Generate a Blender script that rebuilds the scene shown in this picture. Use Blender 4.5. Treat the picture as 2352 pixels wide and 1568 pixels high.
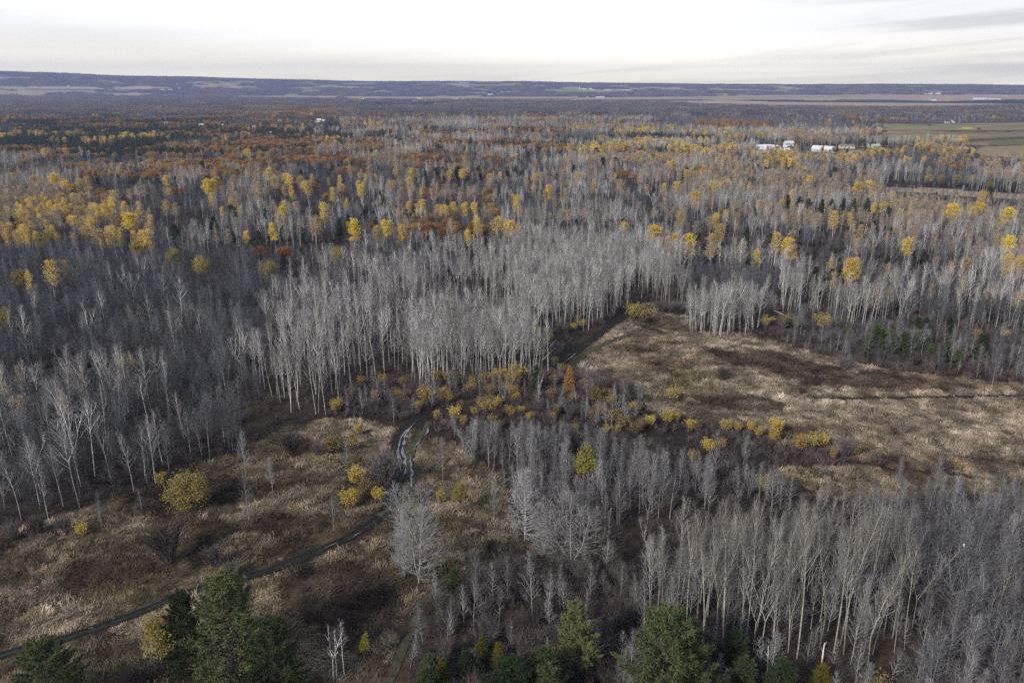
import bpy, math, random
import numpy as np

# ---------------------------------------------------------------- scene, camera, light
scene = bpy.context.scene
COL = scene.collection
for o in list(bpy.data.objects):
    bpy.data.objects.remove(o)

H_CAM, PITCH, FPX = 90.0, math.atan(584.0 / 1829.0), 1829.0     # photo measured on a 2352 x 1568 sheet
CP, SP = math.cos(PITCH), math.sin(PITCH)
cam = bpy.data.objects.new('camera', bpy.data.cameras.new('camera'))
COL.objects.link(cam)
cam.location = (0, 0, H_CAM)
cam.rotation_euler = (math.pi / 2 - PITCH, 0, 0)
cam.data.lens = 36.0 * FPX / 2352.0
cam.data.sensor_width = 36.0
cam.data.clip_start = 0.5
cam.data.clip_end = 60000
scene.camera = cam

SUN_EL, SUN_AZ = math.radians(31), math.radians(222)      # veiled sun behind the camera, to the left
world = bpy.data.worlds.new('World')
scene.world = world
world.use_nodes = True
wn, wl = world.node_tree.nodes, world.node_tree.links
wn.clear()

def N(nodes, t, **kw):
    n = nodes.new(t)
    for k, v in kw.items():
        if k.startswith('i_'):
            n.inputs[int(k[2:])].default_value = v
        else:
            setattr(n, k, v)
    return n

def build_sky():
    out = N(wn, 'ShaderNodeOutputWorld')
    bg_sky = N(wn, 'ShaderNodeBackground'); bg_cloud = N(wn, 'ShaderNodeBackground')
    sky = N(wn, 'ShaderNodeTexSky', sky_type='NISHITA', sun_disc=False)
    sky.sun_elevation = SUN_EL; sky.sun_rotation = SUN_AZ
    sky.air_density = 1.0; sky.dust_density = 1.5
    wl.new(sky.outputs[0], bg_sky.inputs[0]); bg_sky.inputs[1].default_value = 0.11
    tc = N(wn, 'ShaderNodeTexCoord')
    sep = N(wn, 'ShaderNodeSeparateXYZ'); wl.new(tc.outputs['Generated'], sep.inputs[0])
    # azimuth from +Y and elevation, in radians
    az = N(wn, 'ShaderNodeMath', operation='ARCTAN2'); wl.new(sep.outputs[0], az.inputs[0]); wl.new(sep.outputs[1], az.inputs[1])
    el = N(wn, 'ShaderNodeMath', operation='ARCSINE'); wl.new(sep.outputs[2], el.inputs[0])
    def m(op, a, b=None, clamp=False):
        n = N(wn, 'ShaderNodeMath', operation=op, use_clamp=clamp)
        for i, v in enumerate((a, b)):
            if v is None: continue
            if isinstance(v, (int, float)): n.inputs[i].default_value = v
            else: wl.new(v, n.inputs[i])
        return n.outputs[0]
    def smooth(x, a, b):
        n = N(wn, 'ShaderNodeMapRange', interpolation_type='SMOOTHSTEP')
        wl.new(x, n.inputs[0]); n.inputs[1].default_value = a; n.inputs[2].default_value = b
        return n.outputs[0]
    A, E = az.outputs[0], el.outputs[0]
    # streaks that lie almost level and rise gently to the right
    e2 = m('SUBTRACT', E, m('MULTIPLY', A, 0.05))
    comb = N(wn, 'ShaderNodeCombineXYZ')
    wl.new(m('MULTIPLY', A, 2.6), comb.inputs[0]); wl.new(m('MULTIPLY', e2, 46.0), comb.inputs[1])
    nz = N(wn, 'ShaderNodeTexNoise', noise_dimensions='2D')
    nz.inputs['Scale'].default_value = 1.0; nz.inputs['Detail'].default_value = 5.0
    nz.inputs['Roughness'].default_value = 0.55; nz.inputs['Distortion'].default_value = 0.4
    wl.new(comb.outputs[0], nz.inputs['Vector'])
    streak = smooth(nz.outputs[0], 0.36, 0.66)
    big = N(wn, 'ShaderNodeTexNoise', noise_dimensions='3D')
    big.inputs['Scale'].default_value = 2.2; big.inputs['Detail'].default_value = 3.0
    wl.new(tc.outputs['Generated'], big.inputs['Vector'])
    # thin cloud deck: where the veil is thicker (a bank low over the horizon, fading upward)
    edge = m('SUBTRACT', 0.085, m('MULTIPLY', m('ADD', A, 0.62), 0.075))
    low_l = m('SUBTRACT', 1.0, smooth(m('SUBTRACT', E, edge), -0.035, 0.012))
    right = m('MULTIPLY', smooth(A, 0.0, 0.6), m('SUBTRACT', 1.0, smooth(E, 0.10, 0.5)))
    low = m('SUBTRACT', 1.0, smooth(E, 0.0, 0.05))
    grey = m('ADD', m('MULTIPLY', low_l, 0.62), m('MULTIPLY', right, m('ADD', 0.35, m('MULTIPLY', streak, 0.5))))
    grey = m('MAXIMUM', grey, m('MULTIPLY', low, m('ADD', 0.35, m('MULTIPLY', streak, 0.5))))
    grey = m('ADD', grey, m('MULTIPLY', m('SUBTRACT', streak, 0.5), 0.10), True)
    mix = N(wn, 'ShaderNodeMix', data_type='RGBA')
    wl.new(grey, mix.inputs[0])
    mix.inputs[6].default_value = (0.93, 0.93, 0.93, 1)
    mix.inputs[7].default_value = (0.545, 0.54, 0.53, 1)
    warm = N(wn, 'ShaderNodeMix', data_type='RGBA', blend_type='MULTIPLY')
    wl.new(m('SUBTRACT', 1.0, smooth(E, 0.0, 0.075)), warm.inputs[0])
    wl.new(mix.outputs[2], warm.inputs[6]); warm.inputs[7].default_value = (1.70, 1.56, 1.17, 1)
    wl.new(warm.outputs[2], bg_cloud.inputs[0]); bg_cloud.inputs[1].default_value = 1.0
    # breaks in the veil only well above the horizon, where blue sky comes through
    gap = m('MULTIPLY', smooth(E, 0.13, 0.5), m('MULTIPLY', smooth(big.outputs[0], 0.24, 0.52), 0.92))
    mx = N(wn, 'ShaderNodeMixShader')
    wl.new(gap, mx.inputs[0]); wl.new(bg_cloud.outputs[0], mx.inputs[1]); wl.new(bg_sky.outputs[0], mx.inputs[2])
    wl.new(mx.outputs[0], out.inputs[0])
build_sky()

sun = bpy.data.objects.new('sun', bpy.data.lights.new('sun', 'SUN'))
COL.objects.link(sun)
sun.data.energy = 3.0
sun.data.angle = math.radians(6)
sun.data.color = (1.0, 0.92, 0.81)
# NISHITA: rotation measured clockwise from +Y
sd = (math.sin(SUN_AZ) * math.cos(SUN_EL), math.cos(SUN_AZ) * math.cos(SUN_EL), math.sin(SUN_EL))
sun.rotation_euler = (math.pi / 2 - SUN_EL, 0, math.atan2(sd[0], -sd[1]))
scene.view_settings.view_transform = 'Standard'
scene.view_settings.look = 'None'
scene.view_settings.gamma = 1.0
scene.view_settings.use_curve_mapping = False
scene.view_settings.exposure = 0.5
cy = scene.cycles
cy.max_bounces = 4; cy.diffuse_bounces = 2; cy.glossy_bounces = 1; cy.transmission_bounces = 2
cy.volume_bounces = 0; cy.transparent_max_bounces = 4
cy.use_denoising = False
HAZE = 7.2e-5

# ---------------------------------------------------------------- small maths
rng = random.Random(7)
nrs = np.random.RandomState(11)

def at(px, py, z=0.0):
    """Where the line of sight through photo point (px, py) meets height z."""
    dx, dy = (px - 1176.0) / FPX, (784.0 - py) / FPX
    d = (dx, CP + dy * SP, -SP + dy * CP)
    t = (z - H_CAM) / d[2]
    return d[0] * t, d[1] * t

def proj(x, y, z):
    dep = y * CP - (z - H_CAM) * SP
    dep = np.where(np.abs(dep) < 1e-3, 1e-3, dep)
    v = y * SP + (z - H_CAM) * CP
    return 1176.0 + FPX * x / dep, 784.0 - FPX * v / dep, dep

def inpoly(px, py, poly):
    c = np.zeros(np.shape(px), bool)
    n = len(poly); j = n - 1
    for i in range(n):
        xi, yi = poly[i]; xj, yj = poly[j]
        if yi != yj:
            c ^= ((yi > py) != (yj > py)) & (px < (xj - xi) * (py - yi) / (yj - yi) + xi)
        j = i
    return c

def vnoise(x, y, sc, seed):
    """Smooth value noise in 0..1."""
    x, y = np.asarray(x, float) / sc, np.asarray(y, float) / sc
    ix, iy = np.floor(x).astype(np.int64), np.floor(y).astype(np.int64)
    fx, fy = x - ix, y - iy
    fx, fy = fx * fx * (3 - 2 * fx), fy * fy * (3 - 2 * fy)
    def h(a, b):
        k = (a * 374761393 + b * 668265263 + seed * 974634777) & 0x7fffffff
        k = ((k ^ (k >> 13)) * 1274126177) & 0x7fffffff
        return ((k ^ (k >> 16)) & 0xffff) / 65535.0
    a, b, c, d = h(ix, iy), h(ix + 1, iy), h(ix, iy + 1), h(ix + 1, iy + 1)
    return (a * (1 - fx) + b * fx) * (1 - fy) + (c * (1 - fx) + d * fx) * fy

def fbm(x, y, sc, seed, oct=3):
    s, a, t = 0, 1.0, 0
    for i in range(oct):
        s = s + a * vnoise(x, y, sc / 2 ** i, seed + i); t += a; a *= 0.5
    return s / t

def sstep(x, a, b):
    t = np.clip((np.asarray(x, float) - a) / (b - a), 0, 1)
    return t * t * (3 - 2 * t)

# ridge line of the far hills: photo x -> photo y, turned into heights at 10.5 km
RIDGE_R = 10500.0
_rx = np.array([-400, 0, 150, 300, 460, 590, 700, 780, 980, 1170, 1380, 1570, 1750, 1900, 2050, 2200, 2352, 2700], float)
_ry = np.array([158, 164, 166, 171, 174, 179, 181, 184, 185, 187, 189, 190.5, 192, 191.5, 192.5, 194, 195, 196], float)
_az = np.arctan2((_rx - 1176) / FPX, CP + (784 - _ry) / FPX * SP)
_hz = []
for a, b in zip(_rx, _ry):
    dx, dy = (a - 1176) / FPX, (784 - b) / FPX
    d = (dx, CP + dy * SP, -SP + dy * CP)
    _hz.append(H_CAM + RIDGE_R * d[2] / math.hypot(d[0], d[1]) - 16)
_hz = np.array(_hz)

def gz(x, y):
    x, y = np.asarray(x, float), np.asarray(y, float)
    r = np.hypot(x, y); a = np.arctan2(x, y)
    ah = np.where(np.abs(a) < 1.2, np.interp(a, _az, _hz), 120.0)
    up = sstep(r, 7200, RIDGE_R) * (1 - 0.6 * sstep(r, RIDGE_R, 15000))
    bump = (fbm(x, y, 1500, 3) - 0.5) * 46 * sstep(r, 7300, 8800)
    z = np.maximum(ah * up + bump * np.minimum(1, up * 2), 0)
    near = 1 - sstep(r, 500, 900)
    z = z + near * ((fbm(x, y, 9, 21, 3) - 0.5) * 0.5 + (fbm(x, y, 2.2, 31, 2) - 0.5) * 0.35)
    return z

def hit(px, py):
    """Ground point seen at (px, py), also on the hills."""
    dx, dy = (px - 1176.0) / FPX, (784.0 - py) / FPX
    d = np.array((dx, CP + dy * SP, -SP + dy * CP))
    t = np.geomspace(60, 16000, 4000)
    P = d[None] * t[:, None]; z = H_CAM + P[:, 2]
    below = z <= gz(P[:, 0], P[:, 1])
    if not below.any(): return hit(px, py + .4)
    k = np.argmax(below)
    return float(P[k, 0]), float(P[k, 1]), float(gz(P[k, 0], P[k, 1]))

# ---------------------------------------------------------------- the plan of the place, as outlines measured on the photo
MEADOW_W = [(-300, 1330), (0, 1215), (120, 1195), (250, 1150), (380, 1105), (470, 1065), (560, 1030), (650, 985), (740, 962), (830, 965),
            (900, 975), (960, 985), (1010, 1010), (1090, 1050), (1150, 1100), (1180, 1200), (1230, 1260), (1220, 1300), (1100, 1305),
            (1020, 1330), (975, 1400), (930, 1480), (880, 1640), (-300, 1900)]
MEADOW_E = [(1250, 850), (1330, 800), (1400, 745), (1450, 705), (1490, 688), (1570, 712), (1600, 760), (1730, 768), (1800, 790), (1870, 812),
            (1950, 832), (2060, 853), (2200, 868), (2500, 900), (2500, 1110), (2352, 1110), (2200, 1085), (2080, 1078), (1980, 1062), (1900, 1035),
            (1800, 1020), (1690, 985), (1590, 965), (1500, 950), (1470, 905), (1380, 878), (1300, 868)]
STRIP_E = [(1780, 1075), (1980, 1070), (2080, 1085), (2500, 1115), (2500, 1150), (2200, 1140), (2000, 1150), (1850, 1140), (1780, 1110)]
OPENINGS = [MEADOW_W, MEADOW_E, STRIP_E]
CLEARING = [(2030, 431), (2120, 432), (2352, 445), (2600, 468), (2600, 478), (2352, 459), (2150, 446), (2030, 439)]
FARMYARD = [(1735, 338), (1790, 334), (1960, 340), (2020, 338), (2130, 342), (2130, 350), (1990, 362), (1850, 372), (1735, 352)]
FIELD_TAN = [(2225, 346), (2260, 337), (2352, 334), (2700, 333), (2700, 366), (2352, 361), (2260, 358)]
FIELDS_E = [(1960, 284), (2120, 285), (2352, 281), (2700, 278), (2700, 330), (2352, 322), (2280, 334), (2090, 332), (1960, 324), (2020, 312), (2040, 300)]
MARSH = [(1330, 224), (1580, 222), (1800, 218), (2700, 217), (2700, 245), (2352, 241), (2230, 247), (2020, 248), (1820, 247), (1600, 240), (1560, 236), (1330, 234)]
MARSH_W1 = [(780, 222), (1330, 222), (1330, 231), (1000, 229), (800, 227)]
MARSH_W2 = [(540, 220), (780, 221), (780, 225), (620, 223), (540, 222.5)]
LOW_E = [(2215, 322), (2700, 318), (2700, 336), (2215, 346)]
LOW_E2 = [(2225, 355), (2700, 360), (2700, 386), (2240, 376)]
FAR_OPEN = [FIELDS_E, LOW_E, LOW_E2, FIELD_TAN, MARSH, MARSH_W1, MARSH_W2, FARMYARD, CLEARING]
VILLAGE = [(850, 240), (1000, 240), (1010, 248), (860, 249)]
NOTREES = [(640, 276), (760, 276), (760, 280), (640, 281)]

TRACK_WEST = [(-160, 1560), (0, 1503), (120, 1478), (240, 1437), (330, 1405), (420, 1365), (480, 1345), (560, 1328)]
TRACK_MAIN = [(540, 1333), (640, 1303), (720, 1272),
              (800, 1237), (855, 1205), (890, 1168), (905, 1130), (918, 1095), (922, 1060), (910, 1035), (912, 1010), (926, 988), (950, 968),
              (985, 953), (1030, 935), (1080, 925)]
TRACK_SIDE = [(872, 1188), (905, 1165), (932, 1135), (944, 1105), (938, 1075), (936, 1050), (948, 1020), (968, 1000), (982, 985), (985, 968)]
TRACK_NORTH = [(1270, 845), (1300, 825), (1340, 795), (1375, 767), (1410, 742), (1436, 722), (1450, 708), (1462, 697), (1500, 690)]
TRACK_FIELD = [(1300, 855), (1345, 812), (1400, 785), (1450, 768), (1500, 750), (1560, 735), (1600, 728)]
TRACK_LOOP = [(1455, 698), (1490, 703), (1520, 716), (1560, 724)]
TRACK_SOUTH = [(1030, 1320), (1000, 1345), (978, 1375), (960, 1410), (945, 1450), (925, 1490), (905, 1540), (880, 1600)]
DITCH_S = [(1085, 1283), (1140, 1279), (1210, 1269)]
DITCH_E = [(1860, 915), (1980, 916), (2120, 913), (2230, 912), (2450, 904)]
DITCH_M = [(1650, 848), (1720, 848), (1800, 870), (1870, 885)]
DITCH_W = [(500, 1085), (540, 1065), (580, 1043)]
PATHS = [(TRACK_MAIN, 1.5), (TRACK_SIDE, 1.2), (TRACK_NORTH, 2.2), (TRACK_FIELD, 1.1), (TRACK_LOOP, 1.0), (TRACK_SOUTH, .8), (DITCH_S, .8), (DITCH_E, .5), (DITCH_W, .5), (TRACK_WEST, 1.1)]

def ground_line(pts, step=1.2):
    """Photo points -> an evenly sampled, smoothed line on the ground."""
    P = np.array([at(*p) for p in pts])
    d = np.r_[0, np.cumsum(np.hypot(*np.diff(P, axis=0).T))]
    s = np.arange(0, d[-1], step)
    Q = np.stack([np.interp(s, d, P[:, 0]), np.interp(s, d, P[:, 1])], 1)
    for _ in range(6):
        Q[1:-1] = (Q[:-2] + 2 * Q[1:-1] + Q[2:]) / 4
    return Q

LINES = [(ground_line(p), w) for p, w in PATHS]

def path_dist(x, y):
    """Distance to the edge of the nearest track or ditch (negative on it)."""
    x, y = np.atleast_1d(np.asarray(x, float)), np.atleast_1d(np.asarray(y, float))
    out = np.full(x.shape, 1e3)
    for Q, w in LINES:
        lo, hi = Q.min(0) - 12, Q.max(0) + 12
        k = np.where((x > lo[0]) & (x < hi[0]) & (y > lo[1]) & (y < hi[1]))[0]
        for c in range(0, len(k), 4000):
            kk = k[c:c + 4000]
            d = np.sqrt(((x[kk, None] - Q[None, :, 0]) ** 2 + (y[kk, None] - Q[None, :, 1]) ** 2).min(1)) - w
            out[kk] = np.minimum(out[kk], d)
    return out

def any_poly(px, py, polys):
    m = np.zeros(np.shape(px), bool)
    for p in polys: m |= inpoly(px, py, p)
    return m

# ---------------------------------------------------------------- materials
def mat_new(name):
    m = bpy.data.materials.new(name); m.use_nodes = True
    m.node_tree.nodes.clear()
    return m, m.node_tree.nodes, m.node_tree.links

def ramp(nodes, links, fac, stops):
    r = N(nodes, 'ShaderNodeValToRGB')
    el = r.color_ramp.elements
    while len(el) < len(stops): el.new(0.5)
    for e, (p, c) in zip(el, stops):
        e.position = p; e.color = (*c, 1)
    links.new(fac, r.inputs[0])
    return r.outputs[0]

def bark_mat(name, stops, nscale=1.4, dark=0.35):
    """Bark or twigs: a tone of its own for every tree, mottled along the stem."""
    m, n, l = mat_new(name)
    oi = N(n, 'ShaderNodeObjectInfo')
    c = ramp(n, l, oi.outputs['Random'], stops)
    tc = N(n, 'ShaderNodeTexCoord')
    nz = N(n, 'ShaderNodeTexNoise'); nz.inputs['Scale'].default_value = nscale; nz.inputs['Detail'].default_value = 3
    l.new(tc.outputs['Object'], nz.inputs['Vector'])
    mr = N(n, 'ShaderNodeMapRange'); l.new(nz.outputs[0], mr.inputs[0])
    mr.inputs[1].default_value = 0.35; mr.inputs[2].default_value = 0.6; mr.inputs[3].default_value = 1 - dark; mr.inputs[4].default_value = 1.1
    mx = N(n, 'ShaderNodeMix', data_type='RGBA', blend_type='MULTIPLY'); mx.inputs[0].default_value = 1
    l.new(c, mx.inputs[6]); l.new(mr.outputs[0], mx.inputs[7])
    d = N(n, 'ShaderNodeBsdfDiffuse'); l.new(mx.outputs[2], d.inputs[0])
    o = N(n, 'ShaderNodeOutputMaterial'); l.new(d.outputs[0], o.inputs[0])
    return m

def leaf_mat(name, stops, trans=0.3, nscale=0.55):
    m, n, l = mat_new(name)
    oi = N(n, 'ShaderNodeObjectInfo')
    tc = N(n, 'ShaderNodeTexCoord')
    nz = N(n, 'ShaderNodeTexNoise'); nz.inputs['Scale'].default_value = nscale; nz.inputs['Detail'].default_value = 4
    l.new(tc.outputs['Object'], nz.inputs['Vector'])
    a = N(n, 'ShaderNodeMath', operation='MULTIPLY_ADD'); l.new(nz.outputs[0], a.inputs[0]); a.inputs[1].default_value = 0.9; a.inputs[2].default_value = -0.45
    b = N(n, 'ShaderNodeMath', operation='ADD', use_clamp=True); l.new(oi.outputs['Random'], b.inputs[0]); l.new(a.outputs[0], b.inputs[1])
    c = ramp(n, l, b.outputs[0], stops)
    d = N(n, 'ShaderNodeBsdfDiffuse'); l.new(c, d.inputs[0])
    t = N(n, 'ShaderNodeBsdfTranslucent'); l.new(c, t.inputs[0])
    mx = N(n, 'ShaderNodeMixShader'); mx.inputs[0].default_value = trans
    l.new(d.outputs[0], mx.inputs[1]); l.new(t.outputs[0], mx.inputs[2])
    o = N(n, 'ShaderNodeOutputMaterial'); l.new(mx.outputs[0], o.inputs[0])
    return m

M = {}
M['pale_bark'] = bark_mat('pale_bark', [(0, (.25, .238, .222)), (.35, (.42, .412, .395)), (.75, (.60, .597, .585)), (1, (.74, .74, .735))], 1.1, .4)
M['pale_twig'] = bark_mat('pale_twig', [(0, (.14, .132, .132)), (.5, (.22, .215, .22)), (1, (.33, .33, .34))], .6, .25)
M['grey_bark'] = bark_mat('grey_bark', [(0, (.07, .072, .08)), (.6, (.125, .130, .146)), (.85, (.21, .217, .235)), (1, (.36, .37, .39))], 1.1, .4)
M['grey_twig'] = bark_mat('grey_twig', [(0, (.052, .052, .06)), (.4, (.08, .083, .097)), (.8, (.118, .125, .146)), (1, (.20, .21, .235))], .5, .25)
M['tall_bark'] = bark_mat('tall_bark', [(0, (.20, .187, .165)), (.5, (.32, .305, .27)), (1, (.50, .48, .435))], 1.1, .4)
M['tall_twig'] = bark_mat('tall_twig', [(0, (.12, .112, .106)), (.5, (.18, .17, .16)), (1, (.27, .257, .24))], .6, .25)
M['ash_twig'] = bark_mat('ash_twig', [(0, (.10, .097, .10)), (.5, (.155, .155, .163)), (1, (.25, .252, .265))], .6, .25)
M['ash_bark'] = bark_mat('ash_bark', [(0, (.22, .218, .22)), (1, (.34, .34, .35))], 1.2, .35)
M['birch_bark'] = bark_mat('birch_bark', [(0, (.62, .61, .58)), (1, (.74, .73, .70))], 2.0, .3)
M['brown_twig'] = bark_mat('brown_twig', [(0, (.065, .053, .052)), (.5, (.105, .088, .088)), (1, (.16, .142, .145))], .5, .3)
M['dark_bark'] = bark_mat('dark_bark', [(0, (.05, .04, .035)), (1, (.11, .09, .08))], 1.5, .3)
M['gold_leaf'] = leaf_mat('gold_leaf', [(0, (.31, .245, .155)), (.4, (.47, .35, .145)), (.75, (.63, .455, .125)), (1, (.72, .54, .135))])
M['tan_leaf'] = leaf_mat('tan_leaf', [(0, (.29, .235, .20)), (.45, (.36, .285, .21)), (.8, (.43, .325, .19)), (1, (.48, .36, .16))])
M['rust_leaf'] = leaf_mat('rust_leaf', [(0, (.14, .075, .045)), (.3, (.22, .118, .05)), (.65, (.29, .175, .065)), (1, (.36, .235, .08))], .2)
M['lime_leaf'] = leaf_mat('lime_leaf', [(0, (.24, .22, .05)), (1, (.46, .42, .07))])
M['olive_leaf'] = leaf_mat('olive_leaf', [(0, (.22, .185, .075)), (.6, (.32, .26, .09)), (1, (.40, .315, .11))])
M['orange_leaf'] = leaf_mat('orange_leaf', [(0, (.18, .14, .09)), (.4, (.29, .215, .095)), (.7, (.41, .295, .09)), (1, (.50, .38, .105))])
M['larch_leaf'] = leaf_mat('larch_leaf', [(0, (.42, .22, .05)), (1, (.52, .30, .07))])
M['pine_needle'] = leaf_mat('pine_needle', [(0, (.040, .055, .029)), (.4, (.070, .089, .044)), (.75, (.120, .140, .066)), (1, (.18, .192, .088))], .15, 1.1)
M['young_needle'] = leaf_mat('young_needle', [(0, (.030, .046, .026)), (.5, (.052, .072, .036)), (1, (.088, .108, .052))], .15, .8)
M['dark_needle'] = leaf_mat('dark_needle', [(0, (.034, .048, .030)), (.6, (.055, .072, .040)), (1, (.095, .108, .052))], .1, .8)
M['cedar_leaf'] = leaf_mat('cedar_leaf', [(0, (.06, .07, .02)), (1, (.13, .12, .03))], .15, .8)
M['far_grey'] = leaf_mat('far_grey', [(0, (.085, .08, .088)), (.5, (.118, .114, .126)), (1, (.17, .166, .18))], .1, .03)
M['far_mixed'] = leaf_mat('far_mixed', [(0, (.13, .11, .105)), (.5, (.17, .15, .14)), (.8, (.21, .17, .13)), (1, (.30, .22, .12))], .1, .05)

def grass_mat():
    m, n, l = mat_new('dry_reed')
    at_ = N(n, 'ShaderNodeAttribute', attribute_type='INSTANCER', attribute_name='tint')
    oi = N(n, 'ShaderNodeObjectInfo')
    mr = N(n, 'ShaderNodeMapRange'); l.new(oi.outputs['Random'], mr.inputs[0]); mr.inputs[3].default_value = .6; mr.inputs[4].default_value = 1.35
    mx = N(n, 'ShaderNodeMix', data_type='RGBA', blend_type='MULTIPLY'); mx.inputs[0].default_value = 1
    l.new(at_.outputs['Color'], mx.inputs[6]); l.new(mr.outputs[0], mx.inputs[7])
    d = N(n, 'ShaderNodeBsdfDiffuse'); l.new(mx.outputs[2], d.inputs[0])
    t = N(n, 'ShaderNodeBsdfTranslucent'); l.new(mx.outputs[2], t.inputs[0])
    s = N(n, 'ShaderNodeMixShader'); s.inputs[0].default_value = .15
    l.new(d.outputs[0], s.inputs[1]); l.new(t.outputs[0], s.inputs[2])
    o = N(n, 'ShaderNodeOutputMaterial'); l.new(s.outputs[0], o.inputs[0])
    return m
M['reed'] = grass_mat()

def ground_mat():
    m, n, l = mat_new('ground_cover')
    at_ = N(n, 'ShaderNodeAttribute', attribute_name='cover')
    tc = N(n, 'ShaderNodeTexCoord')
    big = N(n, 'ShaderNodeTexNoise'); big.inputs['Scale'].default_value = 0.9; big.inputs['Detail'].default_value = 6; big.inputs['Roughness'].default_value = .7
    l.new(tc.outputs['Object'], big.inputs['Vector'])
    mr = N(n, 'ShaderNodeMapRange'); l.new(big.outputs[0], mr.inputs[0])
    mr.inputs[1].default_value = .3; mr.inputs[2].default_value = .7; mr.inputs[3].default_value = .55; mr.inputs[4].default_value = 1.4
    mx = N(n, 'ShaderNodeMix', data_type='RGBA', blend_type='MULTIPLY'); mx.inputs[0].default_value = 1
    l.new(at_.outputs['Color'], mx.inputs[6]); l.new(mr.outputs[0], mx.inputs[7])
    bp = N(n, 'ShaderNodeBump'); bp.inputs['Strength'].default_value = .6; bp.inputs['Distance'].default_value = .25
    l.new(big.outputs[0], bp.inputs['Height'])
    d = N(n, 'ShaderNodeBsdfDiffuse'); l.new(mx.outputs[2], d.inputs[0]); l.new(bp.outputs[0], d.inputs['Normal'])
    o = N(n, 'ShaderNodeOutputMaterial'); l.new(d.outputs[0], o.inputs[0])
    return m
M['ground'] = ground_mat()

def plain(name, col, rough=.8, noise=.25, nscale=.6, spec=.3):
    m, n, l = mat_new(name)
    p = N(n, 'ShaderNodeBsdfPrincipled')
    p.inputs['Roughness'].default_value = rough
    p.inputs['Specular IOR Level'].default_value = spec
    tc = N(n, 'ShaderNodeTexCoord')
    nz = N(n, 'ShaderNodeTexNoise'); nz.inputs['Scale'].default_value = nscale; nz.inputs['Detail'].default_value = 5
    l.new(tc.outputs['Object'], nz.inputs['Vector'])
    mr = N(n, 'ShaderNodeMapRange'); l.new(nz.outputs[0], mr.inputs[0])
    mr.inputs[1].default_value = .3; mr.inputs[2].default_value = .7; mr.inputs[3].default_value = 1 - noise; mr.inputs[4].default_value = 1 + noise
    mx = N(n, 'ShaderNodeMix', data_type='RGBA', blend_type='MULTIPLY'); mx.inputs[0].default_value = 1
    mx.inputs[6].default_value = (*col, 1); l.new(mr.outputs[0], mx.inputs[7])
    l.new(mx.outputs[2], p.inputs['Base Color'])
    o = N(n, 'ShaderNodeOutputMaterial'); l.new(p.outputs[0], o.inputs[0])
    return m
M['mud'] = plain('wet_mud', (.022, .0195, .0165), .9, .4, .8, .1)
M['path_grass'] = plain('trodden_grass', (.046, .044, .022), .9, .5, .5)
M['path_dark'] = plain('dark_grass_rut', (.020, .020, .013), .9, .5, .5)  # dark green grass of the west rut, its own colour
M['water'] = plain('sky_tinted_water', (.15, .158, .175), .10, .4, .8, 1.0)  # pale base colour stands in for bright sky mirrored in the water
M['white'] = plain('white_paint', (.52, .53, .54), .5, .06, .1)
M['white_roof'] = plain('white_metal_roof', (.55, .57, .60), .4, .06, .1)
M['grey_roof'] = plain('grey_shingle_roof', (.13, .135, .15), .8, .15, .3)
M['pale_roof'] = plain('pale_blue_roof', (.50, .56, .62), .5, .08, .1)
M['tan_wall'] = plain('cream_siding', (.50, .42, .31), .8, .1, .2)
M['green_roof'] = plain('green_metal_roof', (.28, .42, .36), .5, .1, .2)
M['door'] = plain('dark_door', (.06, .06, .065), .6, .1, .5)
M['glass'] = plain('window_pane', (.05, .06, .07), .1, .05, 1, .8)
M['steel'] = plain('galvanised_steel', (.42, .43, .44), .45, .1, .5)
M['gravel'] = plain('gravel_road', (.40, .39, .37), .9, .2, .1)
M['wood'] = plain('weathered_wood', (.16, .13, .10), .9, .3, .8)

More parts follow.
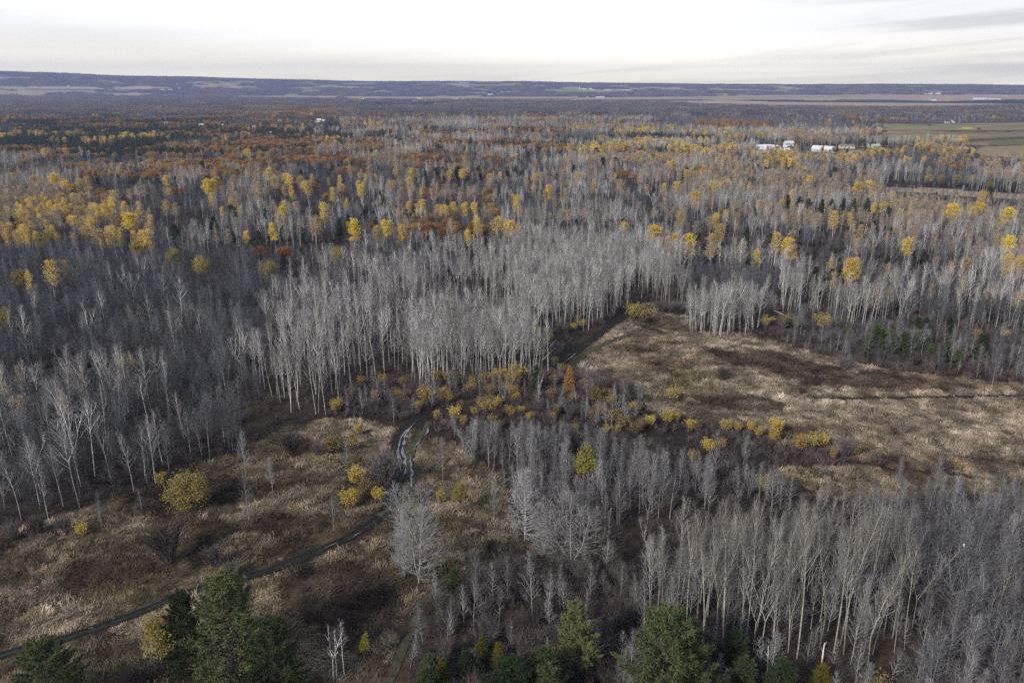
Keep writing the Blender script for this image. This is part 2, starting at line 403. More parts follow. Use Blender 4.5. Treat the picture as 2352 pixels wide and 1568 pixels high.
# ---------------------------------------------------------------- mesh building
class MB:
    def __init__(s): s.v, s.f, s.m = [], [], []
    def tube(s, pts, rad, sides=3, mat=0):
        base = len(s.v); n = len(pts)
        for i in range(n):
            a = pts[max(i - 1, 0)]; b = pts[min(i + 1, n - 1)]
            d = (b[0] - a[0], b[1] - a[1], b[2] - a[2])
            L = math.sqrt(d[0] ** 2 + d[1] ** 2 + d[2] ** 2) or 1
            d = (d[0] / L, d[1] / L, d[2] / L)
            if abs(d[2]) < .9: u = (-d[1], d[0], 0)
            else: u = (0, -d[2], d[1])
            L = math.sqrt(u[0] ** 2 + u[1] ** 2 + u[2] ** 2) or 1
            u = (u[0] / L, u[1] / L, u[2] / L)
            w = (d[1] * u[2] - d[2] * u[1], d[2] * u[0] - d[0] * u[2], d[0] * u[1] - d[1] * u[0])
            p, r = pts[i], rad[i]
            for k in range(sides):
                t = 6.28318 * k / sides; c, q = math.cos(t) * r, math.sin(t) * r
                s.v.append((p[0] + u[0] * c + w[0] * q, p[1] + u[1] * c + w[1] * q, p[2] + u[2] * c + w[2] * q))
        for i in range(n - 1):
            for k in range(sides):
                k2 = (k + 1) % sides
                s.f.append((base + i * sides + k, base + i * sides + k2, base + (i + 1) * sides + k2, base + (i + 1) * sides + k)); s.m.append(mat)
    def leaf(s, c, size, R, mat=0, elong=1.0, up=0.0):
        """One leaf clump: a small four-sided face turned at random."""
        a = R.uniform(0, 6.283); z = R.uniform(-1, 1); q = math.sqrt(1 - z * z)
        u = (q * math.cos(a), q * math.sin(a), z)
        b = R.uniform(0, 6.283); z2 = R.uniform(-1, 1); q2 = math.sqrt(1 - z2 * z2)
        t = (q2 * math.cos(b), q2 * math.sin(b), z2)
        w = (u[1] * t[2] - u[2] * t[1], u[2] * t[0] - u[0] * t[2], u[0] * t[1] - u[1] * t[0])
        L = math.sqrt(w[0] ** 2 + w[1] ** 2 + w[2] ** 2) or 1
        e, g = size * elong, size / L
        i = len(s.v)
        s.v += [(c[0] + u[0] * e, c[1] + u[1] * e, c[2] + u[2] * e), (c[0] + w[0] * g, c[1] + w[1] * g, c[2] + w[2] * g),
                (c[0] - u[0] * e, c[1] - u[1] * e, c[2] - u[2] * e), (c[0] - w[0] * g, c[1] - w[1] * g, c[2] - w[2] * g)]
        s.f.append((i, i + 1, i + 2, i + 3)); s.m.append(mat)
    def blade(s, p, d, L, w, R, mat=0):
        i = len(s.v)
        a = R.uniform(0, 6.283); u = (math.cos(a) * w, math.sin(a) * w, R.uniform(-.6, .6) * w)
        s.v += [(p[0] + u[0], p[1] + u[1], p[2] + u[2]), (p[0] - u[0], p[1] - u[1], p[2] - u[2]), (p[0] + d[0] * L, p[1] + d[1] * L, p[2] + d[2] * L)]
        s.f.append((i, i + 1, i + 2)); s.m.append(mat)
    def box(s, x0, y0, z0, x1, y1, z1, mat=0):
        i = len(s.v)
        s.v += [(x0, y0, z0), (x1, y0, z0), (x1, y1, z0), (x0, y1, z0), (x0, y0, z1), (x1, y0, z1), (x1, y1, z1), (x0, y1, z1)]
        s.f += [(i, i + 3, i + 2, i + 1), (i + 4, i + 5, i + 6, i + 7), (i, i + 1, i + 5, i + 4), (i + 1, i + 2, i + 6, i + 5), (i + 2, i + 3, i + 7, i + 6), (i + 3, i, i + 4, i + 7)]
        s.m += [mat] * 6
    def join(s, o, off=(0, 0, 0), sc=1.0, mat_off=0):
        b = len(s.v)
        s.v += [(p[0] * sc + off[0], p[1] * sc + off[1], p[2] * sc + off[2]) for p in o.v]
        s.f += [tuple(k + b for k in f) for f in o.f]; s.m += [k + mat_off for k in o.m]
    def mesh(s, name, mats):
        me = bpy.data.meshes.new(name)
        me.from_pydata(s.v, [], s.f)
        for m in mats: me.materials.append(m)
        if len(mats) > 1: me.polygons.foreach_set('material_index', s.m)
        me.update()
        return me

def limb(R, p, d, L, r0, r1, nseg, up, wob):
    """A bending limb: points, radii and end direction. up > 0 turns it skyward."""
    pts, rad = [p], [r0]
    d = list(d)
    for i in range(nseg):
        d[0] += R.uniform(-wob, wob); d[1] += R.uniform(-wob, wob); d[2] += R.uniform(-wob, wob) + up / nseg
        q = math.sqrt(d[0] ** 2 + d[1] ** 2 + d[2] ** 2) or 1
        d = [c / q for c in d]
        s = L / nseg
        p = (p[0] + d[0] * s, p[1] + d[1] * s, p[2] + d[2] * s)
        pts.append(p); rad.append(r0 + (r1 - r0) * (i + 1) / nseg)
    return pts, rad, d

def along(pts, rad, t):
    n = len(pts) - 1; k = min(int(t * n), n - 1); f = t * n - k
    a, b = pts[k], pts[k + 1]
    L = math.sqrt(sum((b[i] - a[i]) ** 2 for i in range(3))) or 1
    return tuple(a[i] + (b[i] - a[i]) * f for i in range(3)), rad[k] + (rad[k + 1] - rad[k]) * f, tuple((b[i] - a[i]) / L for i in range(3))

def side_dir(R, d, ang):
    """A direction at angle ang from d, random about it."""
    while True:
        v = (R.gauss(0, 1), R.gauss(0, 1), R.gauss(0, 1))
        k = v[0] * d[0] + v[1] * d[1] + v[2] * d[2]
        v = (v[0] - k * d[0], v[1] - k * d[1], v[2] - k * d[2])
        L = math.sqrt(sum(c * c for c in v))
        if L > .2: break
    c, s = math.cos(ang), math.sin(ang) / L
    return tuple(d[i] * c + v[i] * s for i in range(3))

def bare_tree(R, h, cs, n1, sp, ang0, ang1, up, n2, n3, r0, prof, forks=0, tw=.012, lean=.03, trunk_sides=6, leaf=None):
    """Trunk and crown of a leafless (or thin-leaved) tree."""
    T, C = MB(), MB()
    leads = []
    d0 = (R.uniform(-lean, lean), R.uniform(-lean, lean), 1)
    if forks:
        th = h * R.uniform(cs * .8, cs * 1.1)
        pts, rad, d = limb(R, (0, 0, -.3), d0, th, r0, r0 * .8, 4, 0, .03)
        T.tube(pts, rad, trunk_sides)
        for k in range(forks):
            a = 6.283 * (k + R.uniform(-.2, .2)) / forks; t = R.uniform(.25, .5)
            q, rr, dd = limb(R, pts[-1], (math.sin(a) * t + d[0], math.cos(a) * t + d[1], 1), (h - th) * R.uniform(.85, 1.05), r0 * .6, .02, 7, .3, .08)
            T.tube(q, rr, 4)
            leads.append((q, rr, 0.02))
    else:
        pts, rad, d = limb(R, (0, 0, -.3), d0, h, r0, .02, 9, .02, .03)
        T.tube(pts, rad, trunk_sides)
        leads.append((pts, rad, cs))
    tips = []
    for pts, rad, c0 in leads:
        m = max(4, int(n1 / len(leads)))
        for i in range(m):
            u = (i + R.random()) / m
            t = c0 + (.985 - c0) * u
            p, r, d = along(pts, rad, t)
            a = i * 2.4 + R.uniform(-.5, .5)
            L = h * sp * prof(u) * R.uniform(.65, 1.15)
            an = ang0 + (ang1 - ang0) * u + R.uniform(-.15, .15)
            dd = (math.sin(a) * math.sin(an) + d[0] * .4, math.cos(a) * math.sin(an) + d[1] * .4, math.cos(an))
            bp, br, _ = limb(R, p, dd, L, max(r * .5, .034), tw, 4, up, .12)
            C.tube(bp, br, 3, LIMB)
            tips.append(bp[-1])
            for j in range(n2):
                s = .2 + .78 * (j + R.random()) / n2
                p2, r2, d2 = along(bp, br, s)
                L2 = L * R.uniform(.22, .45) * (1.15 - s * .6) + .25
                sp2, sr2, _ = limb(R, p2, side_dir(R, d2, R.uniform(.45, .9)), L2, max(r2 * .6, tw), tw * .8, 2, up * .6, .15)
                C.tube(sp2, sr2, 3)
                tips.append(sp2[-1]); tips.append(sp2[1])
                for q in range(n3):
                    s3 = .25 + .75 * R.random()
                    p3, r3, d3 = along(sp2, sr2, s3)
                    L3 = R.uniform(.35, .9) * min(1, L2 + .3)
                    tp, tr, _ = limb(R, p3, side_dir(R, d3, R.uniform(.35, .9)), L3, tw * .8, tw * .5, 1, up * .4, .1)
                    C.tube(tp, tr, 3)
    if leaf:
        cnt, size, spread, tfilter = leaf
        zmax = max(t[2] for t in tips)
        good = [t for t in tips if t[2] > zmax * tfilter] or tips
        for i in range(cnt):
            t = R.choice(good)
            C.leaf((t[0] + R.gauss(0, spread), t[1] + R.gauss(0, spread), t[2] + R.gauss(0, spread * .8)), size * R.uniform(.6, 1.3), R, 1)
    return T, C

LIMB = 2
P_FAN = lambda u: 1.0 - .68 * u ** 1.3
P_ASPEN = lambda u: (1 - u) ** .75 * .85 + .12
P_ROUND = lambda u: math.sqrt(max(.04, 1 - (1.7 * u - .75) ** 2))
P_CONE = lambda u: 1.02 - u * .92
P_VASE = lambda u: .55 + .45 * u

def pine(R, h, width, whorls, per, tufts, cs=.12, irregular=.35, tuft_len=.5, conic=1.0, droop=-.05, blades=6, bw=.07, trunk_r=None, bunch=.38, rise=None, floor=.06):
    T, C = MB(), MB()
    pts, rad, _ = limb(R, (0, 0, -.3), (R.uniform(-.02, .02), R.uniform(-.02, .02), 1), h, trunk_r or h * .016, .03, 8, 0, .015)
    T.tube(pts, rad, 6)
    for w in range(whorls):
        u = (w + R.uniform(0, .5)) / whorls
        t = cs + (1 - cs) * u * .985
        p, r, d = along(pts, rad, t)
        reach = h * width * ((1 - u) ** conic * .95 + floor) * min(1, .55 + u * 3)
        ph = R.uniform(0, 6.28)
        for k in range(per):
            a = ph + 6.283 * k / per + R.uniform(-.35, .35)
            L = reach * R.uniform(1 - irregular, 1 + irregular * .5)
            el = (.1 + .55 * u if rise is None else -.05 + rise * u ** 1.3) + R.uniform(-.15, .15) + droop
            bp, br, _ = limb(R, p, (math.sin(a) * math.cos(el), math.cos(a) * math.cos(el), math.sin(el)), L, max(r * .35, .025), .015, 4, .28, .08)
            C.tube(bp, br, 3, 0)
            nt = max(3, int(tufts * L / (h * width) + 2))
            for j in range(nt):
                s = .3 + .7 * (j + R.random()) / nt
                p2, r2, d2 = along(bp, br, s)
                off = (1 - s) * L * bunch + .15
                q = side_dir(R, d2, R.uniform(.5, 1.3))
                o = R.random() * off
                c = (p2[0] + q[0] * o, p2[1] + q[1] * o, p2[2] + q[2] * o * (.5 if q[2] > 0 else .25))
                for b in range(blades):
                    dd = (d2[0] * .45 + R.gauss(0, .6), d2[1] * .45 + R.gauss(0, .6), .5 + R.gauss(0, .45))
                    C.blade(c, dd, tuft_len * R.uniform(.6, 1.2), bw, R, 1)
    return T, C

def leafy_crown(R, h, rx, rz, cz, clumps, per, size, trunk_r, cs):
    """Broad-crowned tree in full leaf: limbs, and leaf clumps through the outer crown."""
    T, C = MB(), MB()
    pts, rad, d = limb(R, (0, 0, -.3), (R.uniform(-.04, .04), R.uniform(-.04, .04), 1), h * .75, trunk_r, .04, 6, 0, .04)
    T.tube(pts, rad, 6)
    lobes = []
    for i in range(clumps):
        a = R.uniform(0, 6.283); z = R.uniform(-.55, 1); q = math.sqrt(max(0, 1 - z * z))
        k = R.uniform(.55, 1.0)
        c = (q * math.cos(a) * rx * k * R.uniform(.8, 1.1), q * math.sin(a) * rx * k * R.uniform(.8, 1.1), cz + z * rz * k)
        p, r, _ = along(pts, rad, min(.98, cs + R.random() * .5))
        mid = ((p[0] + c[0]) / 2 + R.uniform(-.4, .4), (p[1] + c[1]) / 2 + R.uniform(-.4, .4), (p[2] + c[2]) / 2 - .3)
        C.tube([p, mid, c], [max(r * .3, .04), .04, .015], 3, 0)
        rr = R.uniform(.6, 1.35) * rx * .28
        for j in range(per):
            C.leaf((c[0] + R.gauss(0, rr * .6), c[1] + R.gauss(0, rr * .6), c[2] + R.gauss(0, rr * .45)), size * R.uniform(.6, 1.3), R, 1)
    return T, C

def shrub(R, h, w, stems, n2, leaves, size, leaf_from=.55, tw=.013):
    T, C = MB(), MB()
    tips = []
    for i in range(stems):
        a = R.uniform(0, 6.283); el = R.uniform(.1, 1.0)
        d = (math.sin(a) * el * w, math.cos(a) * el * w, h)
        L = math.sqrt(sum(c * c for c in d)) * R.uniform(.75, 1.0)
        p, r, _ = limb(R, (R.uniform(-.25, .25) * w, R.uniform(-.25, .25) * w, -.1), d, L, .035, tw, 4, .12, .14)
        T.tube(p, r, 3)
        for j in range(n2):
            s = .25 + .75 * (j + R.random()) / n2
            p2, r2, d2 = along(p, r, s)
            b, br, _ = limb(R, p2, side_dir(R, d2, R.uniform(.3, .8)), L * R.uniform(.15, .35), tw, tw * .7, 2, .25, .15)
            C.tube(b, br, 3, 0); tips.append(b[-1]); tips.append(b[1])
            for q in range(2):
                p3, r3, d3 = along(b, br, R.uniform(.3, 1))
                c, cr, _ = limb(R, p3, side_dir(R, d3, R.uniform(.3, .8)), L * R.uniform(.08, .18), tw * .7, tw * .5, 1, .2, .1)
                C.tube(c, cr, 3, 0); tips.append(c[-1])
    if leaves:
        top = max(t[2] for t in tips)
        good = [t for t in tips if t[2] > top * leaf_from] or tips
        for i in range(leaves):
            t = R.choice(good)
            C.leaf((t[0] + R.gauss(0, .22), t[1] + R.gauss(0, .22), t[2] + R.gauss(0, .18)), size * R.uniform(.6, 1.3), R, 1)
    return T, C

# ---------------------------------------------------------------- the library: every kind in a few shapes
LIB = {}      # kind -> list of (height, trunk mesh, crown mesh, joined mesh)

def add_kind(kind, count, make, bark, mats):
    LIB[kind] = []
    mats = (mats + ['brown_twig'])[:2] + [bark]
    for i in range(count):
        R = random.Random(hash_name(kind) + i * 17)
        h, T, C = make(R, i)
        tm = T.mesh(kind + '_trunk', [M[bark]])
        cm = C.mesh(kind + '_crown', [M[k] for k in mats])
        J = MB(); J.join(T); J.join(C, mat_off=1)
        jm = J.mesh(kind, [M[bark]] + [M[k] for k in mats])
        LIB[kind].append((h, tm, cm, jm))

def hash_name(s):
    k = 5381
    for c in s: k = (k * 33 + ord(c)) % 1000003
    return k

def mk_bare(h, *a, **k):
    def f(R, i):
        hh = h * R.uniform(.9, 1.1)
        cs, n1, sp, ang0 = a[:4]
        k2 = dict(k)
        fork = k2.pop('fork_share', 0)
        if R.random() < fork: k2['forks'] = R.choice((2, 2, 3))
        if k2.get('leaf'): k2['leaf'] = (int(k2['leaf'][0] * R.choice((.55, .8, 1.0, 1.2, 1.3))),) + tuple(k2['leaf'][1:])
        T, C = bare_tree(R, hh, cs * R.uniform(.75, 1.3), int(n1 * R.uniform(.8, 1.15)), sp * R.uniform(.78, 1.25), ang0 * R.uniform(.85, 1.15), *a[4:], **k2)
        return hh, T, C
    return f

add_kind('aspen_tree', 9, mk_bare(17, .46, 20, .29, .72, .30, .40, 6, 2, .095, P_FAN, tw=.014, fork_share=.4, lean=.06), 'pale_bark', ['pale_twig'])
add_kind('tall_aspen', 8, mk_bare(24, .38, 26, .20, .62, .26, .45, 7, 2, .115, P_FAN, tw=.013, lean=.035, fork_share=.3), 'tall_bark', ['tall_twig'])
add_kind('bare_tree', 9, mk_bare(14, .30, 24, .34, .85, .38, .45, 8, 3, .11, P_FAN, tw=.013, lean=.06, fork_share=.3), 'grey_bark', ['grey_twig'])
add_kind('broad_tree', 5, mk_bare(16, .22, 40, .34, 1.2, .55, .25, 8, 4, .2, P_ROUND, forks=3, tw=.012, lean=.06), 'grey_bark', ['grey_twig'])
add_kind('brush_tree', 4, mk_bare(14, .06, 90, .30, 1.3, .45, .4, 9, 3, .16, P_ROUND, tw=.016, lean=.05, fork_share=.5), 'ash_bark', ['ash_bark'])
add_kind('sapling', 7, mk_bare(7.5, .18, 26, .27, .95, .45, .4, 4, 2, .05, P_ASPEN, tw=.012, lean=.08, trunk_sides=4), 'ash_bark', ['ash_twig'])
add_kind('ash_tree', 7, mk_bare(13, .24, 28, .27, .85, .38, .5, 7, 3, .10, P_FAN, tw=.013, lean=.05, fork_share=.25), 'ash_bark', ['ash_twig'])
add_kind('birch_tree', 2, mk_bare(11, .38, 20, .22, .8, .4, .5, 5, 3, .09, P_ASPEN, tw=.013, lean=.05, fork_share=.6), 'birch_bark', ['grey_twig'])
add_kind('yellow_poplar', 6, mk_bare(17, .40, 22, .21, 1.0, .4, .4, 5, 0, .15, P_ROUND, tw=.014, leaf=(2300, .19, .6, .36)), 'pale_bark', ['pale_twig', 'gold_leaf'])
add_kind('tan_poplar', 5, mk_bare(16, .42, 26, .27, .9, .36, .6, 6, 3, .12, P_FAN, tw=.014, leaf=(520, .17, .40, .55)), 'pale_bark', ['pale_twig', 'tan_leaf'])
def mk_oak(mat_h, rx, rz, cz, clumps, per, size):
    def f(R, i):
        s = R.uniform(.9, 1.12)
        T, C = leafy_crown(R, mat_h * s, rx * s, rz * s, cz * s, clumps, per, size, .28, .4)
        return mat_h * s, T, C
    return f
add_kind('rust_oak', 5, mk_oak(15, 5.6, 4.0, 10.5, 70, 40, .26), 'dark_bark', ['dark_bark', 'rust_leaf'])
add_kind('olive_tree', 3, mk_oak(14, 5.0, 4.8, 8.8, 70, 60, .2), 'dark_bark', ['dark_bark', 'olive_leaf'])
add_kind('dome_tree', 1, mk_oak(9, 4.6, 4.4, 4.4, 130, 60, .15), 'dark_bark', ['dark_bark', 'olive_leaf'])
add_kind('lime_tree', 2, mk_oak(15, 4.6, 4.6, 9.6, 60, 60, .2), 'grey_bark', ['grey_twig', 'lime_leaf'])
def mk_pine(h, w, wh, per, tf, need=None, **k):
    def f(R, i):
        hh = h * R.uniform(.92, 1.08)
        T, C = pine(R, hh, w, wh, per, tf, **k)
        return hh, T, C
    return f
add_kind('pine_tree', 4, mk_pine(17, .25, 18, 6, 20, tuft_len=.75, bw=.11, irregular=.5, conic=.7), 'dark_bark', ['dark_bark', 'dark_needle'])
add_kind('large_pine', 2, mk_pine(20, .42, 17, 7, 74, tuft_len=.55, bw=.085, irregular=.30, blades=8, cs=.04, conic=.42, bunch=.55, rise=1.15, floor=.16), 'dark_bark', ['dark_bark', 'pine_needle'])
add_kind('young_pine', 3, mk_pine(9, .38, 14, 7, 40, tuft_len=.38, bw=.05, irregular=.35, blades=8, cs=.03, conic=.5, bunch=.5, rise=1.1, floor=.14), 'dark_bark', ['dark_bark', 'young_needle'])
M['light_needle'] = leaf_mat('light_needle', [(0, (.055, .080, .030)), (.5, (.095, .125, .045)), (1, (.15, .175, .068))], .15, .8)
add_kind('meadow_pine', 3, mk_pine(10, .36, 15, 7, 40, tuft_len=.42, bw=.06, irregular=.3, blades=8, cs=.03, conic=.6, bunch=.5, rise=1.0, floor=.12), 'dark_bark', ['dark_bark', 'light_needle'])
add_kind('cedar_tree', 2, mk_pine(7, .24, 18, 7, 12, tuft_len=.35, bw=.05, irregular=.2, cs=.02), 'dark_bark', ['dark_bark', 'cedar_leaf'])
add_kind('larch_tree', 2, mk_pine(12, .24, 22, 6, 14, tuft_len=.40, bw=.05, irregular=.3, cs=.08, conic=.8), 'dark_bark', ['dark_bark', 'larch_leaf'])
def mk_shrub(h, w, st, n2, lv, sz, lf=.55, tw=.013):
    def f(R, i):
        s = R.uniform(.85, 1.15)
        T, C = shrub(R, h * s, w * s, st, n2, lv, sz, lf, tw)
        return h * s, T, C
    return f
add_kind('willow_shrub', 4, mk_shrub(4.4, 2.3, 34, 8, 1900, .115, .25), 'brown_twig', ['brown_twig', 'orange_leaf'])
add_kind('olive_shrub', 2, mk_shrub(4.6, 2.8, 22, 6, 1100, .17, .35), 'brown_twig', ['brown_twig', 'olive_leaf'])
add_kind('thick_shrub', 3, mk_shrub(3.4, 2.6, 70, 10, 0, .1, tw=.02), 'brown_twig', ['brown_twig'])
add_kind('bare_shrub', 4, mk_shrub(3.4, 2.3, 30, 8, 0, .1), 'brown_twig', ['brown_twig'])
add_kind('under_shrub', 4, mk_shrub(1.9, 1.7, 16, 5, 0, .1), 'brown_twig', ['brown_twig'])

# coarser shapes for trees more than about 800 m away
def far_make(h, rx, rz, cz, cnt, size, elong=1.0):
    def f(R, i):
        T, C = MB(), MB()
        s = R.uniform(.9, 1.1)
        T.tube([(0, 0, -.3), (R.uniform(-.3, .3), R.uniform(-.3, .3), h * .6 * s), (R.uniform(-.4, .4), 0, h * .95 * s)], [.2, .15, .04], 3)
        for k in range(cnt):
            a = R.uniform(0, 6.283); z = R.uniform(-1, 1); q = math.sqrt(1 - z * z) * R.uniform(.3, 1) ** .5
            C.leaf((math.cos(a) * q * rx, math.sin(a) * q * rx, (cz + z * rz * R.uniform(.5, 1)) * s), size * R.uniform(.6, 1.3), R, 0, elong)
        return h * s, T, C
    return f
def far_bare(h, n1, sp, ang, prof, cs, tw, leaf=None):
    def f(R, i):
        hh = h * R.uniform(.9, 1.1)
        T, C = bare_tree(R, hh, cs, n1, sp, ang, ang * .45, .4, 4, 0, .15, prof, tw=tw, trunk_sides=3, leaf=leaf)
        return hh, T, C
    return f
add_kind('far_aspen', 4, far_bare(16, 22, .36, .85, P_FAN, .42, .026), 'pale_bark', ['pale_twig'])
add_kind('far_bare', 4, far_bare(13, 24, .42, 1.0, P_FAN, .25, .026), 'grey_bark', ['grey_twig'])
add_kind('far_yellow', 4, far_bare(15, 12, .28, 1.1, P_ROUND, .30, .03, (420, .5, .7, .35)), 'pale_bark', ['pale_twig', 'gold_leaf'])
add_kind('far_tan', 4, far_bare(15, 16, .36, 1.0, P_FAN, .38, .028, (130, .45, .45, .55)), 'pale_bark', ['pale_twig', 'tan_leaf'])
add_kind('far_oak', 4, far_make(14, 5.4, 3.8, 10, 420, .55), 'dark_bark', ['rust_leaf'])
add_kind('far_pine', 4, mk_pine(17, .24, 12, 5, 6, tuft_len=1.1, bw=.22, irregular=.4, blades=4), 'dark_bark', ['dark_bark', 'dark_needle'])

def grove(kind_mat, trees, size, h, rx, cnt, leaf):
    def f(R, i):
        T, C = MB(), MB()
        for t in range(trees):
            x, y = R.uniform(-size, size), R.uniform(-size, size)
            hh = h * R.uniform(.75, 1.15)
            T.tube([(x, y, -2), (x + R.uniform(-.5, .5), y, hh * .9)], [.25, .08], 3)
            for k in range(cnt):
                a = R.uniform(0, 6.283); z = R.uniform(-1, 1); q = math.sqrt(1 - z * z) * R.uniform(.3, 1) ** .5
                C.leaf((x + math.cos(a) * q * rx, y + math.sin(a) * q * rx, hh * .62 + z * hh * .36), leaf * R.uniform(.6, 1.3), R, 0)
        return h, T, C
    return f
add_kind('grove_grey', 4, grove('far_grey', 40, 26, 16, 3.2, 26, .95), 'grey_bark', ['far_grey'])
add_kind('grove_mixed', 3, grove('far_mixed', 40, 26, 16, 3.2, 26, .95), 'grey_bark', ['far_mixed'])
add_kind('grove_rust', 3, grove('rust', 30, 26, 15, 4.2, 34, 1.1), 'dark_bark', ['rust_leaf'])
add_kind('grove_pine', 3, grove('pine', 36, 24, 15, 2.6, 30, 1.0), 'dark_bark', ['dark_needle'])
add_kind('grove_gold', 2, grove('gold', 30, 26, 15, 3.2, 28, 1.0), 'grey_bark', ['gold_leaf'])

def tuft(R, n, L, w, lodge):
    """A clump of dead reeds: stiff at the root, bent over one way."""
    C = MB()
    la = R.uniform(0, 6.283); lx, ly = math.cos(la) * lodge, math.sin(la) * lodge
    for i in range(n):
        x, y = R.gauss(0, .46), R.gauss(0, .46)
        l = L * R.uniform(.4, 1.25)
        d = [lx * .25 + R.gauss(0, .45), ly * .25 + R.gauss(0, .45), 1]
        pts = [(x, y, -.05)]
        for k in range(3):
            d[0] += lx * .55; d[1] += ly * .55; d[2] -= .28 * lodge
            q = math.sqrt(sum(c * c for c in d)); s = l / 3
            p = pts[-1]; pts.append((p[0] + d[0] / q * s, p[1] + d[1] / q * s, max(.04, p[2] + d[2] / q * s)))
        a = R.uniform(0, 6.283); ux, uy = math.cos(a) * w, math.sin(a) * w
        b = len(C.v)
        for k, p in enumerate(pts):
            t = (1, .9, .7, .12)[k]
            C.v += [(p[0] + ux * t, p[1] + uy * t, p[2]), (p[0] - ux * t, p[1] - uy * t, p[2])]
        for k in range(3):
            C.f.append((b + 2 * k, b + 2 * k + 1, b + 2 * k + 3, b + 2 * k + 2)); C.m.append(0)
    return C
LIB['tuft'] = []
for i in range(12):
    R = random.Random(900 + i)
    C = tuft(R, 46, R.uniform(.6, 1.15), .034, R.uniform(.2, 1.1))
    me = C.mesh('reed_tuft', [M['reed']])
    LIB['tuft'].append((1.2, None, None, me))

# ---------------------------------------------------------------- ground sheet
def cover_colours(x, y, z):
    px, py, dep = proj(x, y, z)
    r = np.hypot(x, y)
    n1, n2, n3 = fbm(x, y, 26, 61), fbm(x, y, 7, 71), fbm(x, y, 60, 81)
    col = np.empty(x.shape + (3,)); 
    floor = np.array([.030, .025, .023]); leafy = np.array([.052, .039, .032])
    col[:] = floor + (leafy - floor) * sstep(n1, .4, .65)[..., None]
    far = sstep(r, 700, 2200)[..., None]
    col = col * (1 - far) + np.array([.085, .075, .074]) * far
    front = dep > 1
    def paint(poly, c, amt=1.0):
        k = inpoly(px, py, poly) & front
        col[k] = col[k] * (1 - amt) + np.array(c) * amt
    mw = any_poly(px, py, OPENINGS) & front
    soil = np.array([.036, .028, .022])[None] + (np.array([.085, .066, .046]) - np.array([.036, .028, .022]))[None] * sstep(n2, .35, .7)[mw][:, None]
    col[mw] = soil
    for p in (CLEARING,): paint(p, (.30, .245, .19))
    paint(FIELD_TAN, (.24, .195, .12)); paint(FARMYARD, (.10, .095, .06))
    k = inpoly(px, py, FIELDS_E) & front
    st = np.sin(y * .052 + 1.5 * np.sin(x * .004)) * .5 + .5
    col[k] = (np.array([.16, .135, .09])[None] * (1 - st[k][:, None]) + np.array([.22, .19, .115])[None] * st[k][:, None]) * (0.8 + .5 * n3[k][:, None])
    for p, c in FIELD_PATCH: paint(p, c)
    for p in (MARSH, MARSH_W1, MARSH_W2): paint(p, (.36, .27, .19))
    hf = fbm(x, y, 330, 301); k = (r > 6900) & (hf < .37)
    tone = fbm(x, y, 500, 771)[k][:, None]
    col[k] = np.array([.31, .26, .18]) + (np.array([.20, .24, .12]) - np.array([.31, .26, .18])) * sstep(tone, .42, .55)
    for p, c in FAR_PATCH: paint(p, c)
    return col

FIELD_PATCH = [
    ([(2040, 316), (2160, 318), (2180, 322), (2060, 323)], (.20, .235, .08)),
    ([(2060, 290), (2170, 291), (2150, 294), (2050, 295)], (.19, .215, .085)),
    ([(2350, 293), (2600, 294), (2600, 298), (2330, 297)], (.21, .26, .07)),
    ([(2210, 293), (2235, 293), (2232, 296), (2205, 296)], (.45, .42, .06)),
    ([(2130, 300), (2600, 301), (2600, 304), (2180, 303)], (.07, .06, .045)),
    ([(2100, 325), (2352, 314), (2600, 312), (2600, 317), (2352, 320), (2130, 330)], (.085, .075, .05)),
    ([(2280, 322), (2700, 322), (2700, 333), (2352, 333), (2270, 334)], (.13, .125, .065)),
]
FAR_PATCH = [
    ([(1660, 229.5), (2050, 229.2), (2160, 233), (2300, 229), (2700, 226), (2700, 237), (2352, 238.5), (2200, 237.5), (2000, 236), (1760, 234)], (.035, .032, .04)),
    ([(1900, 230.5), (2120, 231), (2120, 233.5), (1900, 233)], (.05, .085, .05)),
    ([(2350, 232), (2700, 228), (2700, 233), (2352, 235.5)], (.06, .10, .055)),
    ([(1700, 241.5), (1830, 241), (1970, 242.5), (1830, 243.5)], (.10, .075, .06)),
    ([(1330, 229), (1600, 228), (1660, 231), (1500, 232.5), (1330, 231.5)], (.09, .08, .085)),
    ([(800, 225.5), (1330, 226.5), (1330, 228.5), (1000, 228)], (.13, .13, .10)),
    ([(0, 200), (170, 199.5), (280, 203), (180, 205), (0, 204)], (.38, .31, .22)),
    ([(250, 200), (330, 198), (400, 202), (330, 205), (280, 205)], (.38, .31, .22)),
    ([(440, 196), (540, 193), (560, 195), (500, 198), (440, 199)], (.34, .27, .16)),
    ([(500, 199), (570, 198), (600, 201), (530, 202.5)], (.32, .27, .19)),
    ([(430, 188), (480, 188), (510, 190), (430, 190.5)], (.22, .25, .13)),
    ([(780, 191), (860, 190), (870, 193), (790, 194)], (.20, .24, .11)),
    ([(1060, 193), (1180, 195), (1190, 197), (1080, 196)], (.22, .25, .13)),
    ([(1230, 206), (1330, 204), (1420, 208), (1400, 212), (1290, 211)], (.17, .24, .09)),
    ([(1330, 205), (1440, 205), (1460, 209), (1380, 210)], (.30, .28, .15)),
    ([(1400, 197), (1450, 196), (1450, 198), (1400, 199)], (.30, .26, .16)),
    ([(1990, 215), (2050, 214), (2060, 216), (2000, 217)], (.22, .15, .13)),
    ([(2080, 198), (2120, 197), (2130, 199), (2085, 200)], (.20, .25, .12)),
    ([(1620, 205), (1680, 204), (1680, 206), (1620, 206.5)], (.24, .22, .15)),
]
FAR_POLYS = [[(a, b + k) for a, b in p] for p, c in FAR_PATCH for k in (0, 1.6, 3.2)] + [[(a, b + k) for a, b in p] for p in (MARSH, MARSH_W1, MARSH_W2) for k in (2.5, 4.5)]

